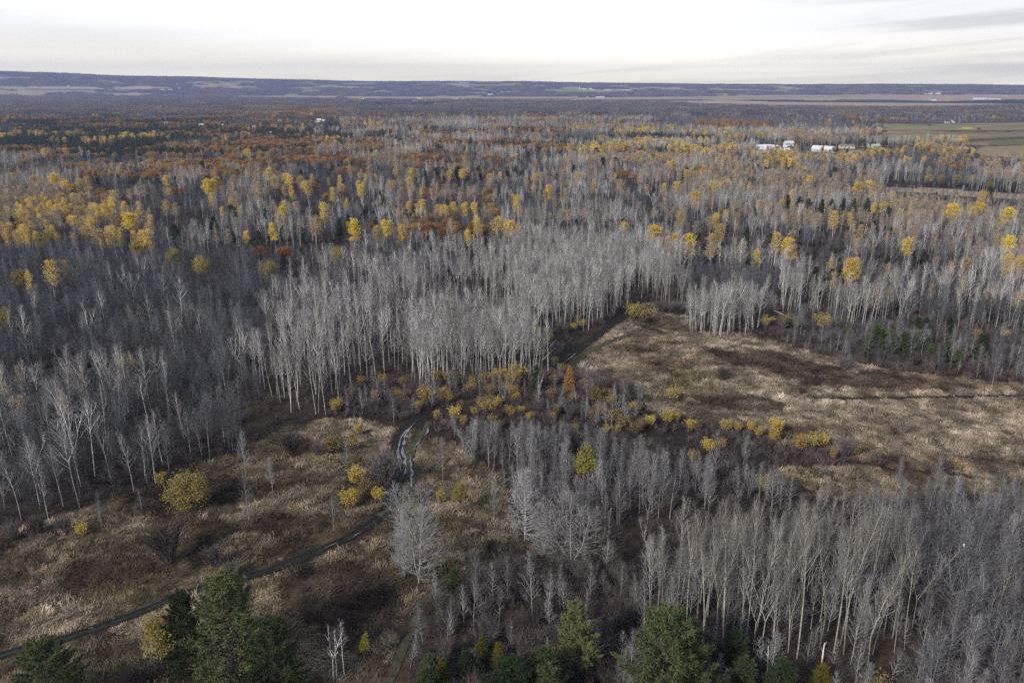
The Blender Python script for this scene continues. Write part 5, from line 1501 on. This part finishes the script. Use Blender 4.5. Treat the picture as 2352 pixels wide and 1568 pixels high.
# the farm on the right, about a kilometre off
hoop('greenhouse', 1763, 342.3, 9, 24, 6.5, 'white_roof', 'pale_roof', .12, 'white hoop greenhouse whose round end faces us', 'greenhouse', 'greenhouses of the farm')
gable('greenhouse', 1750, 341, 30, 9, 3.2, 2.4, 'pale_roof', 'white_roof', .05, 'long pale greenhouse left of the white hoop one', 'greenhouse', 'greenhouses of the farm', detail=5)
hoop('greenhouse', 1776, 341.8, 9, 26, 6, 'white_roof', 'white', .35, 'second hoop greenhouse, plain white, right of the round ended one', 'greenhouse', 'greenhouses of the farm')
gable('greenhouse', 1778, 347.5, 44, 8, 2.4, 2.2, 'white', 'white_roof', -.03, 'long low white greenhouse in front of the hoop ones', 'greenhouse', 'greenhouses of the farm', detail=7)
gable('farm_shed', 1802, 342.4, 5, 5, 3, 1.6, 'white', 'white_roof', 0, 'small white shed at the end of the long low greenhouse', 'shed', detail=1)
gable('farm_house', 1811, 335.5, 14, 9, 5, 2.8, 'white', 'pale_roof', .2, 'pale farm house behind the greenhouses', 'house', detail=4, chimney=True)
hoop('hoop_barn', 1879, 344.6, 11, 17, 6.8, 'white', 'white', .5, 'white round topped barn, left of two', 'barn', 'round topped barns of the farm')
hoop('hoop_barn', 1904, 345.6, 12, 17, 6.6, 'white', 'tan_wall', .55, 'round topped barn with a cream end wall, right of two', 'barn', 'round topped barns of the farm')
gable('farm_shed', 1944, 341, 22, 10, 4, 2.4, 'tan_wall', 'grey_roof', -.15, 'wide grey roofed shed behind the dark farm trees', 'shed', detail=4)
gable('farm_shed', 2007, 341.6, 8, 8, 4.5, 2.2, 'green_roof', 'green_roof', .1, 'small green shed beside a gravel heap', 'shed', detail=2)
gable('farm_house', 1895, 365.5, 18, 9, 4, 2.6, 'white', 'white_roof', .05, 'white house in front of the farm road', 'house', detail=5, chimney=True)
gable('farm_house', 1966, 356.5, 18, 10, 3.5, 3.0, 'tan_wall', 'grey_roof', -.1, 'blue grey roofed house behind the yellow poplars', 'house', detail=4, chimney=True)
gable('farm_shed', 2142, 346.5, 9, 6, 3, 1.6, 'tan_wall', 'green_roof', 0, 'small pale green roofed shed beyond the farm willows', 'shed', detail=2)
gable('farm_shed', 2181, 283, 22, 12, 4, 3, 'pale_roof', 'pale_roof', .1, 'pale blue roofed shed at the back of the green fields', 'shed', detail=3)
gable('farm_shed', 1872, 348.5, 9, 6, 3, 1.4, 'white', 'white_roof', .1, 'low white trailer shed before the left round topped barn', 'shed', detail=2)

def car(px, py, col, label):
    o, _ = base_at('parked_car', px, py, rng.uniform(-.4, .4))
    B = MB()
    prof = [(-2.1, .35), (2.1, .35), (2.15, .8), (1.2, .95), (.6, 1.45), (-1.3, 1.45), (-2.0, .95), (-2.15, .8)]
    for y in (-.85, .85): B.v += [(a, y, b) for a, b in prof]
    n = len(prof)
    B.f = [tuple(range(n))[::-1], tuple(range(n, 2 * n))] + [(i, (i + 1) % n, n + (i + 1) % n, n + i) for i in range(n)]; B.m = [0] * len(B.f)
    child('body', B, [M[col]], o)
    G = MB(); G.box(-1.25, -.87, .98, .75, .87, 1.38); child('window', G, [M['glass']], o)
    for sx in (-1.3, 1.3):
        for sy in (-.8, .8):
            Wm = MB(); ring = [(sx + .34 * math.cos(t * .7854), .34 + .34 * math.sin(t * .7854)) for t in range(8)]
            for y in (sy - .12, sy + .12): Wm.v += [(a, y, b) for a, b in ring]
            Wm.f = [tuple(range(8)), tuple(range(8, 16))[::-1]] + [(i, 8 + i, 8 + (i + 1) % 8, (i + 1) % 8) for i in range(8)]; Wm.m = [0] * 10
            child('wheel', Wm, [M['door']], o)
    return tag(o, label, 'car', 'cars in the farm yard')
car(1868, 348.4, 'white', 'white car, leftmost in the farm yard'); car(1884, 349.6, 'white', 'white car before the left round topped barn')
car(1897, 349.0, 'pale_roof', 'pale blue car between the two round topped barns'); car(1911, 349.4, 'white', 'white car before the cream ended barn')

def heap(px, py, w, h, col, label):
    o, _ = base_at('gravel_heap', px, py, 0)
    R = random.Random(int(px)); B = MB(); n = 14
    for k, (rr, zz) in enumerate(((1, -.3), (.72, .45), (.4, .85), (.12, 1))):
        for i in range(n):
            a = 6.283 * i / n; q = rr * R.uniform(.85, 1.12)
            B.v.append((math.cos(a) * w / 2 * q, math.sin(a) * w / 3 * q, h * zz * R.uniform(.92, 1.05)))
    for k in range(3):
        for i in range(n): B.f.append((k * n + i, k * n + (i + 1) % n, (k + 1) * n + (i + 1) % n, (k + 1) * n + i)); B.m.append(0)
    B.f.append(tuple(range(3 * n, 4 * n))); B.m.append(0)
    me = B.mesh('gravel_heap', [M[col]])
    c = bpy.data.objects.new('mound', me); COL.objects.link(c); c.parent = o
    return tag(o, label, 'gravel heap', 'heaps at the farm')
heap(1984, 337, 24, 7, 'gravel', 'wide grey gravel heap behind the farm trees'); heap(2016, 336, 12, 5, 'tan_wall', 'small tan sand heap right of the grey gravel heap')

def road(pts, half, mat, label):
    P = np.array([hit(*p)[:2] for p in pts])
    d = np.r_[0, np.cumsum(np.hypot(*np.diff(P, axis=0).T))]; s = np.arange(0, d[-1], 6)
    ribbon('farm_road', np.stack([np.interp(s, d, P[:, 0]), np.interp(s, d, P[:, 1])], 1), half, mat, .3, label, wob=.05)
road([(1790, 353.5), (1840, 356), (1880, 358.5), (1922, 360)], 3.2, M['gravel'], 'pale gravel road passing the farm')
road([(1868, 348), (1890, 350.5), (1912, 350)], 5, M['gravel'], 'gravel yard before the round topped barns')

# willows, dark conifers and bushes round the farm
for px, pb, pt, kind, w, lab in [(1994 + 0, 0, 0, '', 0, '')][:0] + [
        (2060, 358, 336, 'olive_tree', 1.0, 'tall olive willow, leftmost at the farm'), (2094, 362, 345, 'olive_tree', 1.25, 'wide olive willow behind the farm poplars'), (2116, 360, 347, 'olive_tree', .9, 'small olive willow beside the wide one'),
        (2126, 363, 350, 'olive_tree', 1.0, 'rightmost yellowish willow at the farm'), (2076, 367, 353, 'olive_tree', .9, 'low round willow in front of the tall farm willow'), (1960, 358, 345, 'lime_tree', 1.0, 'yellow bush like tree between dark farm conifers'),
        (1789, 342, 325, 'olive_tree', 1.0, 'olive willow over the white greenhouses'), (1972, 336, 318, 'olive_tree', 1.1, 'olive tree behind the farm, wider of two'), (1982, 336, 319, 'olive_tree', .9, 'olive tree behind the farm, narrower of two'),
        (1868, 336, 320, 'rust_oak', .7, 'ochre round tree behind the white round topped barns'), (1831, 342, 322, 'larch_tree', 1.2, 'tall orange tree beside the farm house'),
        (1889, 349, 336, 'pine_tree', 1.0, 'black conifer between the two round topped barns'), (1921, 352, 337, 'pine_tree', 1.4, 'black conifer right of the cream ended barn, left one'), (1938, 354, 339, 'pine_tree', 1.2, 'black conifer beside the grey roofed shed, middle one'),
        (1945, 354, 340, 'pine_tree', 1.1, 'black conifer beside the yellow bush like tree'), (1987, 348, 334, 'pine_tree', 1.1, 'narrow black conifer before the gravel heap, left'), (1997, 348, 333, 'pine_tree', 1.1, 'black conifer before the gravel heap, right'),
        (2042, 358, 336, 'pine_tree', 1.2, 'black round conifer left of the tall farm willow'), (1856, 366, 352, 'pine_tree', 1.2, 'dark conifer on the farm road'), (1841, 346, 335, 'pine_tree', 1.6, 'dark conifer hedge tree left of the barns'),
        (1968, 346, 332, 'rust_oak', .5, 'small rusty tree above the yellow bush like tree'),
        (2203, 284, 271, 'brush_tree', 1.3, 'round bare tree at the back of the green fields'), (2247, 303, 293, 'rust_oak', 1.0, 'dense brown round tree alone on the green fields'), (2107, 305, 293, 'brush_tree', .8, 'bare tree pair on the green fields, left'),
        (2117, 305, 294, 'brush_tree', .7, 'bare tree pair on the green fields, right'), (2135, 290, 285, 'bare_shrub', 2, 'dark bush in the light green strip')]:
    x, y, h = stand_height(px, pb, pt)
    tree(kind, x, y, h, lab, 'shrub' if kind == 'bare_shrub' else 'tree', 'trees round the farm', parts=False, wide=w)

# dark trees standing under the farm wood edge (right, before the clearing)
for i, (px, pb, pt) in enumerate([(2132, 427, 400), (2158, 427, 402), (2197, 430, 401), (2232, 432, 400), (2270, 440, 415)]):
    x, y, h = stand_height(px, pb, pt)
    tree('olive_tree', x, y, h, ORD[i] + ' from left of the grey green trees before the dark wood edge', 'tree', 'grey green trees before the dark wood edge', parts=False, wide=.9)

# the village and other far white buildings
def far_house(px, py, wpx, hpx, label, roof='white_roof', wall='white', group='houses of the far village', name='house', cat='house'):
    x, y, z = hit(px, py); m = math.hypot(x, y) / FPX
    w = wpx * m * (.75 if py < 240 else .9); h = hpx * m * (.7 if py < 240 else .85)
    SIGHT.append([(px - wpx / 2 - 1.5, py - 1.2), (px + wpx / 2 + 1.5, py - 1.2), (px + wpx / 2 + 1.5, py + 24000 / math.hypot(x, y)), (px - wpx / 2 - 1.5, py + 24000 / math.hypot(x, y))])
    gable(name, px, py, w, max(7, min(w * .6, 16)), h * .5, h * .5, wall, roof, rng.uniform(-.25, .25), label, cat, group)
VIL = [(797, 245, 7, 3.2, 'grey_roof', 'tan'), (812, 244.6, 7, 2.6, 'white_roof', 'white'), (826, 244.4, 8, 3, 'white_roof', 'white'), (848, 245.5, 4, 3.4, 'white_roof', 'white'), (854, 245.6, 4, 3.2, 'white_roof', 'white'),
       (868, 244.5, 4.5, 4, 'white_roof', 'white'), (872, 247, 6, 2.5, 'white_roof', 'white'), (892.5, 249, 2.4, 2.8, 'white_roof', 'white'), (906, 248, 3.4, 2.6, 'white_roof', 'white'), (885, 243.5, 9, 2, 'pale_roof', 'white')]
for i, (a, b, w, h, rf, t) in enumerate(VIL):
    far_house(a, b, w, h, ['grey roofed cream house at the left end of the village', 'low white house beside the grey roofed one', 'wide white house in the village middle', 'narrow white gable in the village, first', 'narrow white gable beside the first',
                           'tall white gable on the right of the village', 'low white house before the tall gable', 'tiny white hut right of the village', 'tiny white house farthest right of the village', 'long pale roof behind the village'][i], rf, 'tan_wall' if t == 'tan' else 'white')
BARNS = [(918, 233.5, 7, 3.2, 'first'), (928, 233.3, 4, 2.4, 'second'), (941, 233.2, 5, 2.4, 'third'), (950, 233.5, 4, 2.4, 'fourth'), (959, 234.5, 8, 2.8, 'fifth'), (968, 234.2, 6, 2.4, 'sixth'), (977, 234, 8, 2.6, 'seventh'), (986, 233.8, 5, 2.2, 'eighth')]
for a, b, w, h, t in BARNS:
    far_house(a, b, w, h, t + ' white farm building in the far row beyond the village', group='white farm row beyond the village', name='barn', cat='barn')
for a, b, w, h, lab, rf, wl in [
        (1007, 234, 18, 3.2, 'long white barn at the end of the far farm row', 'white_roof', 'white'), (1004, 239.5, 14, 2.6, 'long cream lit shed before the far long barn', 'tan_wall', 'tan_wall'), (962, 227, 14, 2.4, 'white roofed barn among dark far trees', 'white_roof', 'white'),
        (868.0 - 38, 229.8, 18, 4, 'wide white dome like hall at the far field edge', 'white_roof', 'white'), (1046, 229.5, 16, 4, 'white hall with two roofs in the far marsh', 'white_roof', 'white'), (1062, 229, 6, 2.6, 'small white shed beside the far two roofed hall', 'white_roof', 'white'),
        (1127, 218.5, 18, 3.2, 'long white roof under the far hills, centre', 'white_roof', 'white'), (1092, 228.5, 5, 1.8, 'tiny white shed in the far marsh', 'white_roof', 'white'), (875, 230.5, 5, 1.5, 'tiny cream shed in the far field', 'tan_wall', 'tan_wall'),
        (752, 228.6, 18, 2, 'long low white roof left of the far wide hall', 'white_roof', 'white'), (735, 228.6, 16, 1.4, 'lower long white roof at far left field', 'white_roof', 'white'),
        (382, 283.5, 10, 4, 'white gabled house among the west pines', 'grey_roof', 'white'), (462, 288, 12, 3.6, 'cream roofed house behind the west pines', 'tan_wall', 'tan_wall'), (513, 289.5, 5, 4.5, 'white narrow house beside yellow trees, west', 'white_roof', 'white'),
        (583, 292.5, 7, 3, 'pale blue house half hidden by west trees', 'pale_roof', 'white'), (733, 277, 10, 4.4, 'white house above the bare strip, upper', 'white_roof', 'white'), (729, 281.5, 12, 3, 'white house above the bare strip, lower', 'white_roof', 'white'),
        (744, 278.5, 6, 4, 'small white house at the end of the bare strip', 'white_roof', 'white'), (623, 305.5, 7, 3, 'dark blue roofed house in the red wood', 'pale_roof', 'white')]:
    far_house(a, b, w, h, lab, rf, wl, 'scattered far houses', 'house', 'house')
for a, b, w, h, lab in [(372, 207, 14, 1.8, 'long white farm roof on the left hill foot'), (392, 207, 12, 2, 'white farm shed on the left hill foot'), (409, 194, 8, 1.8, 'white roof high on the left hill'), (1340, 206.5, 16, 3, 'pale green farm roof on the middle hill'), (1356, 205.5, 6, 3.4, 'white barn on the middle hill'),
                        (1362, 208, 12, 2.4, 'long white farm roof on the middle hill'), (1342, 209, 4, 2, 'white hut under the middle hill farm'), (1396, 207.5, 22, 1.8, 'long cream roof on the middle hill'), (1432, 208, 8, 2, 'first house in the row on the middle hill'), (1440, 208, 6, 2, 'second house in the row on the middle hill'),
                        (1449, 207.8, 8, 2.4, 'third house in the row on the middle hill'), (1378, 224.5, 26, 3, 'long grey white greenhouse under the middle hill'), (1348, 224.5, 5, 2.4, 'small white hut left of the long far greenhouse'), (1286, 230, 4, 2, 'tiny white shed on the far marsh rim'),
                        (1320, 229.8, 10, 1.8, 'cream shed on the far marsh rim'), (1519.5, 193.5, 3, 1.6, 'white speck of a house near the ridge, middle'), (1668, 198, 5, 2, 'white house on the right hill slope, left one'), (1612, 197.5, 2.5, 1.6, 'white house speck on the right hill slope'),
                        (1907, 206.5, 9, 2.2, 'white house on the right hill slope, middle'), (2043, 206.5, 4, 2.2, 'white house on the right hill slope, right one'), (1880, 206.5, 4, 1.8, 'grey white house on the right hill slope'), (2126, 216.5, 8, 2, 'white hall at the right hill foot, first'),
                        (2137, 216.8, 10, 3, 'white hall at the right hill foot, second'), (2154, 216.8, 13, 3.2, 'white hall at the right hill foot, third and largest'), (2145, 232, 12, 4, 'white dome hall on the dark far field'), (2250, 229, 34, 4.4, 'large white greenhouse block on the far field'),
                        (2281, 229, 26, 3, 'second white greenhouse block on the far field'), (2296, 230, 6, 2.4, 'small white shed at the greenhouse blocks'), (2310, 221.5, 8, 1.6, 'cream roof behind the far greenhouse blocks'), (158, 198.5, 7, 2, 'white house on the left hill, west'),
                        (1066, 191.5, 30, 1.6, 'long pale roof near the ridge, centre')]:
    far_house(a, b, w, h, lab, 'white_roof' if 'cream' not in lab else 'tan_wall', 'white', 'far white farm buildings', 'barn', 'barn')
def silo(px, py, wpx, hpx, label):
    o, dist = base_at('silo', px, py, 0); m = dist / FPX
    r, h = wpx * m / 2, hpx * m
    B = MB(); B.tube([(0, 0, -2), (0, 0, h)], [r, r], 12); child('wall', B, [M['white']], o)
    D = MB(); D.tube([(0, 0, h), (0, 0, h + r * .5), (0, 0, h + r * .75)], [r, r * .75, .1], 12); child('roof', D, [M['steel']], o)
    tag(o, label, 'silo', 'silos on the hills')
silo(412, 207, 2.2, 5, 'white silo at the left hill farm, taller'); silo(415.5, 207, 1.8, 4, 'white silo at the left hill farm, shorter'); silo(1331, 207, 2.2, 6.5, 'white silo at the middle hill farm')

def mast(px, py, pt, label, cat='radio mast', lattice=True):
    x, y, z = hit(px, py); dist = math.hypot(x, y)
    h = (py - pt) * dist / FPX; w = max(.5, dist / FPX * .25)
    o = bpy.data.objects.new('radio_mast', None); COL.objects.link(o); o.location = (x, y, z - 1)
    for a in range(3):
        B = MB(); c, s = math.cos(a * 2.094) * w, math.sin(a * 2.094) * w
        B.tube([(c, s, 0), (c * .25, s * .25, h)], [.16 * w, .08 * w], 3); child('leg', B, [M['steel']], o)
    G = MB()
    for k in range(12):
        t = k / 12; q = 1 - .75 * t
        P = [(math.cos(a * 2.094) * w * q, math.sin(a * 2.094) * w * q, h * t) for a in range(3)]
        t2 = (k + 1) / 12; q2 = 1 - .75 * t2
        P2 = [(math.cos(a * 2.094) * w * q2, math.sin(a * 2.094) * w * q2, h * t2) for a in range(3)]
        for a in range(3): G.tube([P[a], P2[(a + 1) % 3]], [.05 * w, .05 * w], 3)
    child('bracing', G, [M['steel']], o)
    return tag(o, label, cat, 'masts against the sky')
mast(258, 243, 229, 'pale lattice tower rising from the left valley wood')
mast(946, 187, 178.5, 'thin mast on the ridge, left of the middle'); mast(1528, 192, 187.5, 'thin mast on the ridge above the middle farm'); mast(1752, 192.5, 188, 'thin mast on the ridge, farthest right'); mast(52, 166, 162, 'thin mast on the left ridge')

# pale bird in the crown of the big limbed tree
def bird(px, py):
    x0, y0, _ = stand_height(2212, 1400, 1215)
    dy = (784 - py) / FPX; k = (y0 - 1.0) / (CP + dy * SP)
    x = (px - 1176) / FPX * k; z = H_CAM + k * (-SP + dy * CP)
    B = MB(); B.tube([(0, 0, 0), (0, .02, .14), (0, .06, .32), (0, .10, .45), (0, .10, .52)], [.05, .12, .12, .07, .02], 8)
    o = bpy.data.objects.new('bird', None); COL.objects.link(o); o.location = (x, y0 - 1.0, z)
    child('body', B, [M['white']], o)
    T = MB(); T.tube([(0, 0, .02), (0, -.06, -.2)], [.05, .03], 4); child('tail', T, [M['white']], o)
    L = MB(); L.tube([(0, 0, .04), (.02, .03, -.14)], [.02, .015], 4); child('leg', L, [M['tan_wall']], o)
    P = MB(); P.tube([(-1.1, .1, -.1), (0, 0, -.14), (.8, -.1, .05)], [.05, .04, .02], 4); 
    tag(o, 'small white bird perched high in the big limbed bare tree', 'bird')
bird(2214, 1254)

# ---------------------------------------------------------------- air
def haze_box():
    B = MB(); B.box(-12900, -12900, -1.5, 12900, 12900, 400)
    m, n, l = mat_new('haze')
    v = N(n, 'ShaderNodeVolumePrincipled')
    v.inputs['Color'].default_value = (.43, .53, .88, 1); v.inputs['Density'].default_value = HAZE; v.inputs['Anisotropy'].default_value = .2
    o_ = N(n, 'ShaderNodeOutputMaterial'); l.new(v.outputs[0], o_.inputs['Volume'])
    o = bpy.data.objects.new('haze', B.mesh('haze', [m])); COL.objects.link(o)
    o['kind'] = 'stuff'; o['label'] = 'thin blue air between the camera and the hills'
haze_box()

# --- beyond 800 m: single trees too many to count, then whole groves
for r0, r1, sp in ((900, 1600, 6.3), (1600, 2700, 8.4)):
    x, y = grid_points(r0, r1, sp)
    px, py, _ = proj(x, y, 0)
    k = ~any_poly(px, py, FAR_OPEN + [VILLAGE, NOTREES] + SIGHT) & clear_of_taken(x, y)
    x, y = x[k], y[k]
    gap = fbm(x, y, 55, 961, 2); k = (gap > .42) | (nrs.uniform(size=len(x)) < .35); x, y = x[k], y[k]
    zone, kind, px, py = choose(x, y, None, .42)
    for X, Y, Z, K in zip(x, y, zone, kind):
        if Z < 0: continue
        lo, hi = HEIGHTS[K]
        put(FAR_OF.get(K, 'far_bare'), X, Y, rng.uniform(lo, hi))

def groves(r0, r1, sp, scl, hill=False):
    x, y = grid_points(r0, r1, sp, .72)
    z = gz(x, y)
    px, py, _ = proj(x, y, z)
    k = ~any_poly(px, py, FAR_OPEN + [VILLAGE, NOTREES] + FAR_POLYS + SIGHT)
    x, y, px, py = x[k], y[k], px[k], py[k]
    a, b = fbm(x, y, 330, 301), fbm(x, y, 160, 331)
    u = nrs.uniform(size=len(x))
    for X, Y, A, B, U, PX, PY in zip(x, y, a, b, u, px, py):
        if (hill or PY < 224) and A < .385 and math.hypot(X, Y) > 6850: continue
        kind = 'grove_grey'
        w = 1.0 if PX < 1000 else .35
        if PY > 250 and A > .56 and U < .75 * w: kind = 'grove_rust'
        elif A > .60 and U < .5 * w: kind = 'grove_rust'
        elif B > .66 and U < .6 * w: kind = 'grove_pine'
        elif PY > 244 and B < .36 and U < .35: kind = 'grove_mixed'
        elif U > .84: kind = 'grove_mixed'
        MASS.setdefault(kind, []).append((X, Y, scl * rng.uniform(.85, 1.15), .0))
groves(2700, 4600, 40, 1.0)
groves(4600, 7600, 46, 1.0)
groves(7600, 12500, 66, 1.0, True)

MASS_LABEL = dict(aspen_tree='pale bare aspens massed deep in the wood', bare_tree='grey bare trees massed deep in the wood', tall_aspen='more tall poplars inside the lower right stand', far_aspen='far pale aspens of the valley wood', far_bare='far grey bare trees of the valley wood')
for kind, lst in MASS.items():
    A = np.array(lst)
    gr = kind.startswith('grove')
    z = gz(A[:, 0], A[:, 1]) - (0 if gr else .05)
    n = len(A)
    href = 1.0 if gr else LIB[kind][0][0]
    s = A[:, 2] / href
    rot = np.stack([nrs.normal(0, .03, n) * (0 if gr else 1), nrs.normal(0, .03, n) * (0 if gr else 1), nrs.uniform(0, 6.283, n)], 1)
    w = nrs.uniform(.85, 1.15, n)
    scl = np.stack([s * w, s * w, (np.minimum(s, 1.15) if gr else s)], 1)
    base = NAME_OF.get(kind, kind).replace('_tree', '').replace('far_', 'distant_').replace('grove_', 'distant_').replace('_shrub', '')
    mass(base + '_wood', kind, np.stack([A[:, 0], A[:, 1], z], 1), rot, scl, MASS_LABEL.get(kind, 'massed ' + base.replace('_', ' ') + ' growth of the wood'))

# --- undergrowth below the trees
x, y = grid_points(80, 600, 2.0)
px, py, _ = proj(x, y, 0)
k = ~any_poly(px, py, OPENINGS) & (path_dist(x, y) > .8)
dens = fbm(x, y, 18, 401)
k &= (nrs.uniform(size=len(x)) < np.where(any_poly(px, py, [THICKET, BROAD, EDGE_E, BELT, TALL, BELT_E]), 1.0, .6) * sstep(dens, .15, .5))
x, y = x[k], y[k]; n = len(x)
s = nrs.uniform(.5, 1.25, n)
mass('undergrowth', 'under_shrub', np.stack([x, y, gz(x, y) - .05], 1), np.stack([0 * x, 0 * x, nrs.uniform(0, 6.28, n)], 1), np.stack([s, s, s], 1), 'low brown twiggy undergrowth covering the wood floor')

# --- dead reeds and grass of the meadows
DARK_MEADOW = [[(1620, 815), (1760, 808), (1900, 838), (2060, 870), (2080, 890), (1900, 895), (1820, 870), (1720, 850)], [(1590, 915), (1700, 905), (1800, 925), (1820, 945), (1650, 950)],
               [(2040, 965), (2100, 962), (2110, 995), (2050, 1000)], [(250, 1120), (480, 1080), (560, 1100), (540, 1180), (300, 1190)], [(150, 1300), (430, 1270), (520, 1290), (380, 1340), (150, 1360)],
               [(640, 1320), (780, 1290), (900, 1310), (930, 1400), (840, 1520), (690, 1420)]]
PALE_MEADOW = [[(1640, 840), (1760, 850), (1840, 890), (1780, 915), (1660, 900)], [(2000, 895), (2352, 905), (2500, 1000), (2352, 1060), (2100, 1030), (2020, 960)], [(1500, 760), (1750, 775), (1800, 810), (1600, 800)],
               [(270, 1210), (420, 1180), (400, 1240), (280, 1245)], [(1100, 1160), (1180, 1170), (1190, 1260), (1040, 1290)], [(200, 1420), (430, 1350), (480, 1390), (300, 1480)]]
OLIVE_MEADOW = [[(1500, 860), (1600, 845), (1640, 880), (1560, 900)], [(190, 1360), (420, 1300), (400, 1360), (230, 1430)], [(880, 1310), (1060, 1280), (1050, 1330), (930, 1360)], [(700, 1030), (860, 1040), (850, 1090), (720, 1080)]]
T_DARK = np.array((.085, .064, .052))
T_TAN, T_PALE, T_BROWN, T_RED, T_OLIVE, T_GREY = [np.array(c) for c in ((.265, .212, .15), (.38, .32, .24), (.115, .085, .062), (.15, .105, .078), (.22, .19, .095), (.25, .225, .18))]
def reeds(r0, r1, sp, smul):
    x, y = grid_points(r0, r1, sp)
    px, py, _ = proj(x, y, 0)
    k = any_poly(px, py, OPENINGS) & (path_dist(x, y) > .35)
    x, y, px, py = x[k], y[k], px[k], py[k]
    a, b, c, d = fbm(x, y, 20, 501), fbm(x, y, 8, 511), fbm(x, y, 3.2, 521), fbm(x, y, 34, 531)
    t = T_BROWN + (T_TAN - T_BROWN) * sstep(b, .30, .60)[:, None]
    t = t + (T_PALE - t) * (sstep(a, .52, .72) * .8)[:, None]
    t = t + (T_RED - t) * (sstep(d, .55, .72) * .5)[:, None]
    t = t + (T_GREY - t) * (sstep(c, .60, .75) * .5)[:, None]
    for polys, T, amt in ((DARK_MEADOW, T_DARK, 1.0), (PALE_MEADOW, T_PALE, .55), (OLIVE_MEADOW, T_OLIVE, .6)):
        m = any_poly(px + (b - .5) * 40, py + (c - .5) * 24, polys); t[m] = t[m] + (T - t[m]) * amt * (.55 + .6 * c[m][:, None]).clip(0, 1)
    pd = path_dist(x, y); m = (pd < 3) & (b > .38); t[m] = t[m] + (T_PALE - t[m]) * (.6 * (1 - pd[m] / 3))[:, None]     # grass pressed pale along the tracks
    east = inpoly(px, py, MEADOW_E)
    t = t * np.where(east[:, None], np.array([.97, .985, 1.02]), np.array([.84, .84, .83]))
    t *= (nrs.uniform(.6, 1.45, len(x)) * (.62 + .8 * sstep(fbm(x, y, 4.5, 551, 2), .25, .75)))[:, None]
    keep = nrs.uniform(size=len(x)) < np.where(inpoly(px, py, MEADOW_E), .5, .22) + .85 * sstep(c, .32, .58)
    x, y, t = x[keep], y[keep], t[keep]; n = len(x)
    # reeds lie over in swathes: neighbours share a direction
    turn = fbm(x, y, 7, 541, 2) * 14 + nrs.normal(0, .5, n)
    s = smul * np.clip(np.exp(nrs.normal(-.05, .34, n)), .45, 1.9)
    k = path_dist(x, y) > .15 + .75 * s
    x, y, t, turn, s = x[k], y[k], t[k], turn[k], s[k]; n = len(x)
    mass('dry_reeds', 'tuft', np.stack([x, y, gz(x, y) - .03], 1), np.stack([0 * x, 0 * x, turn], 1), np.stack([s, s, s * nrs.uniform(.7, 1.2, n)], 1), 'dead tan and brown reeds lodged in swathes over the meadow', t)
reeds(80, 390, .72, .9)
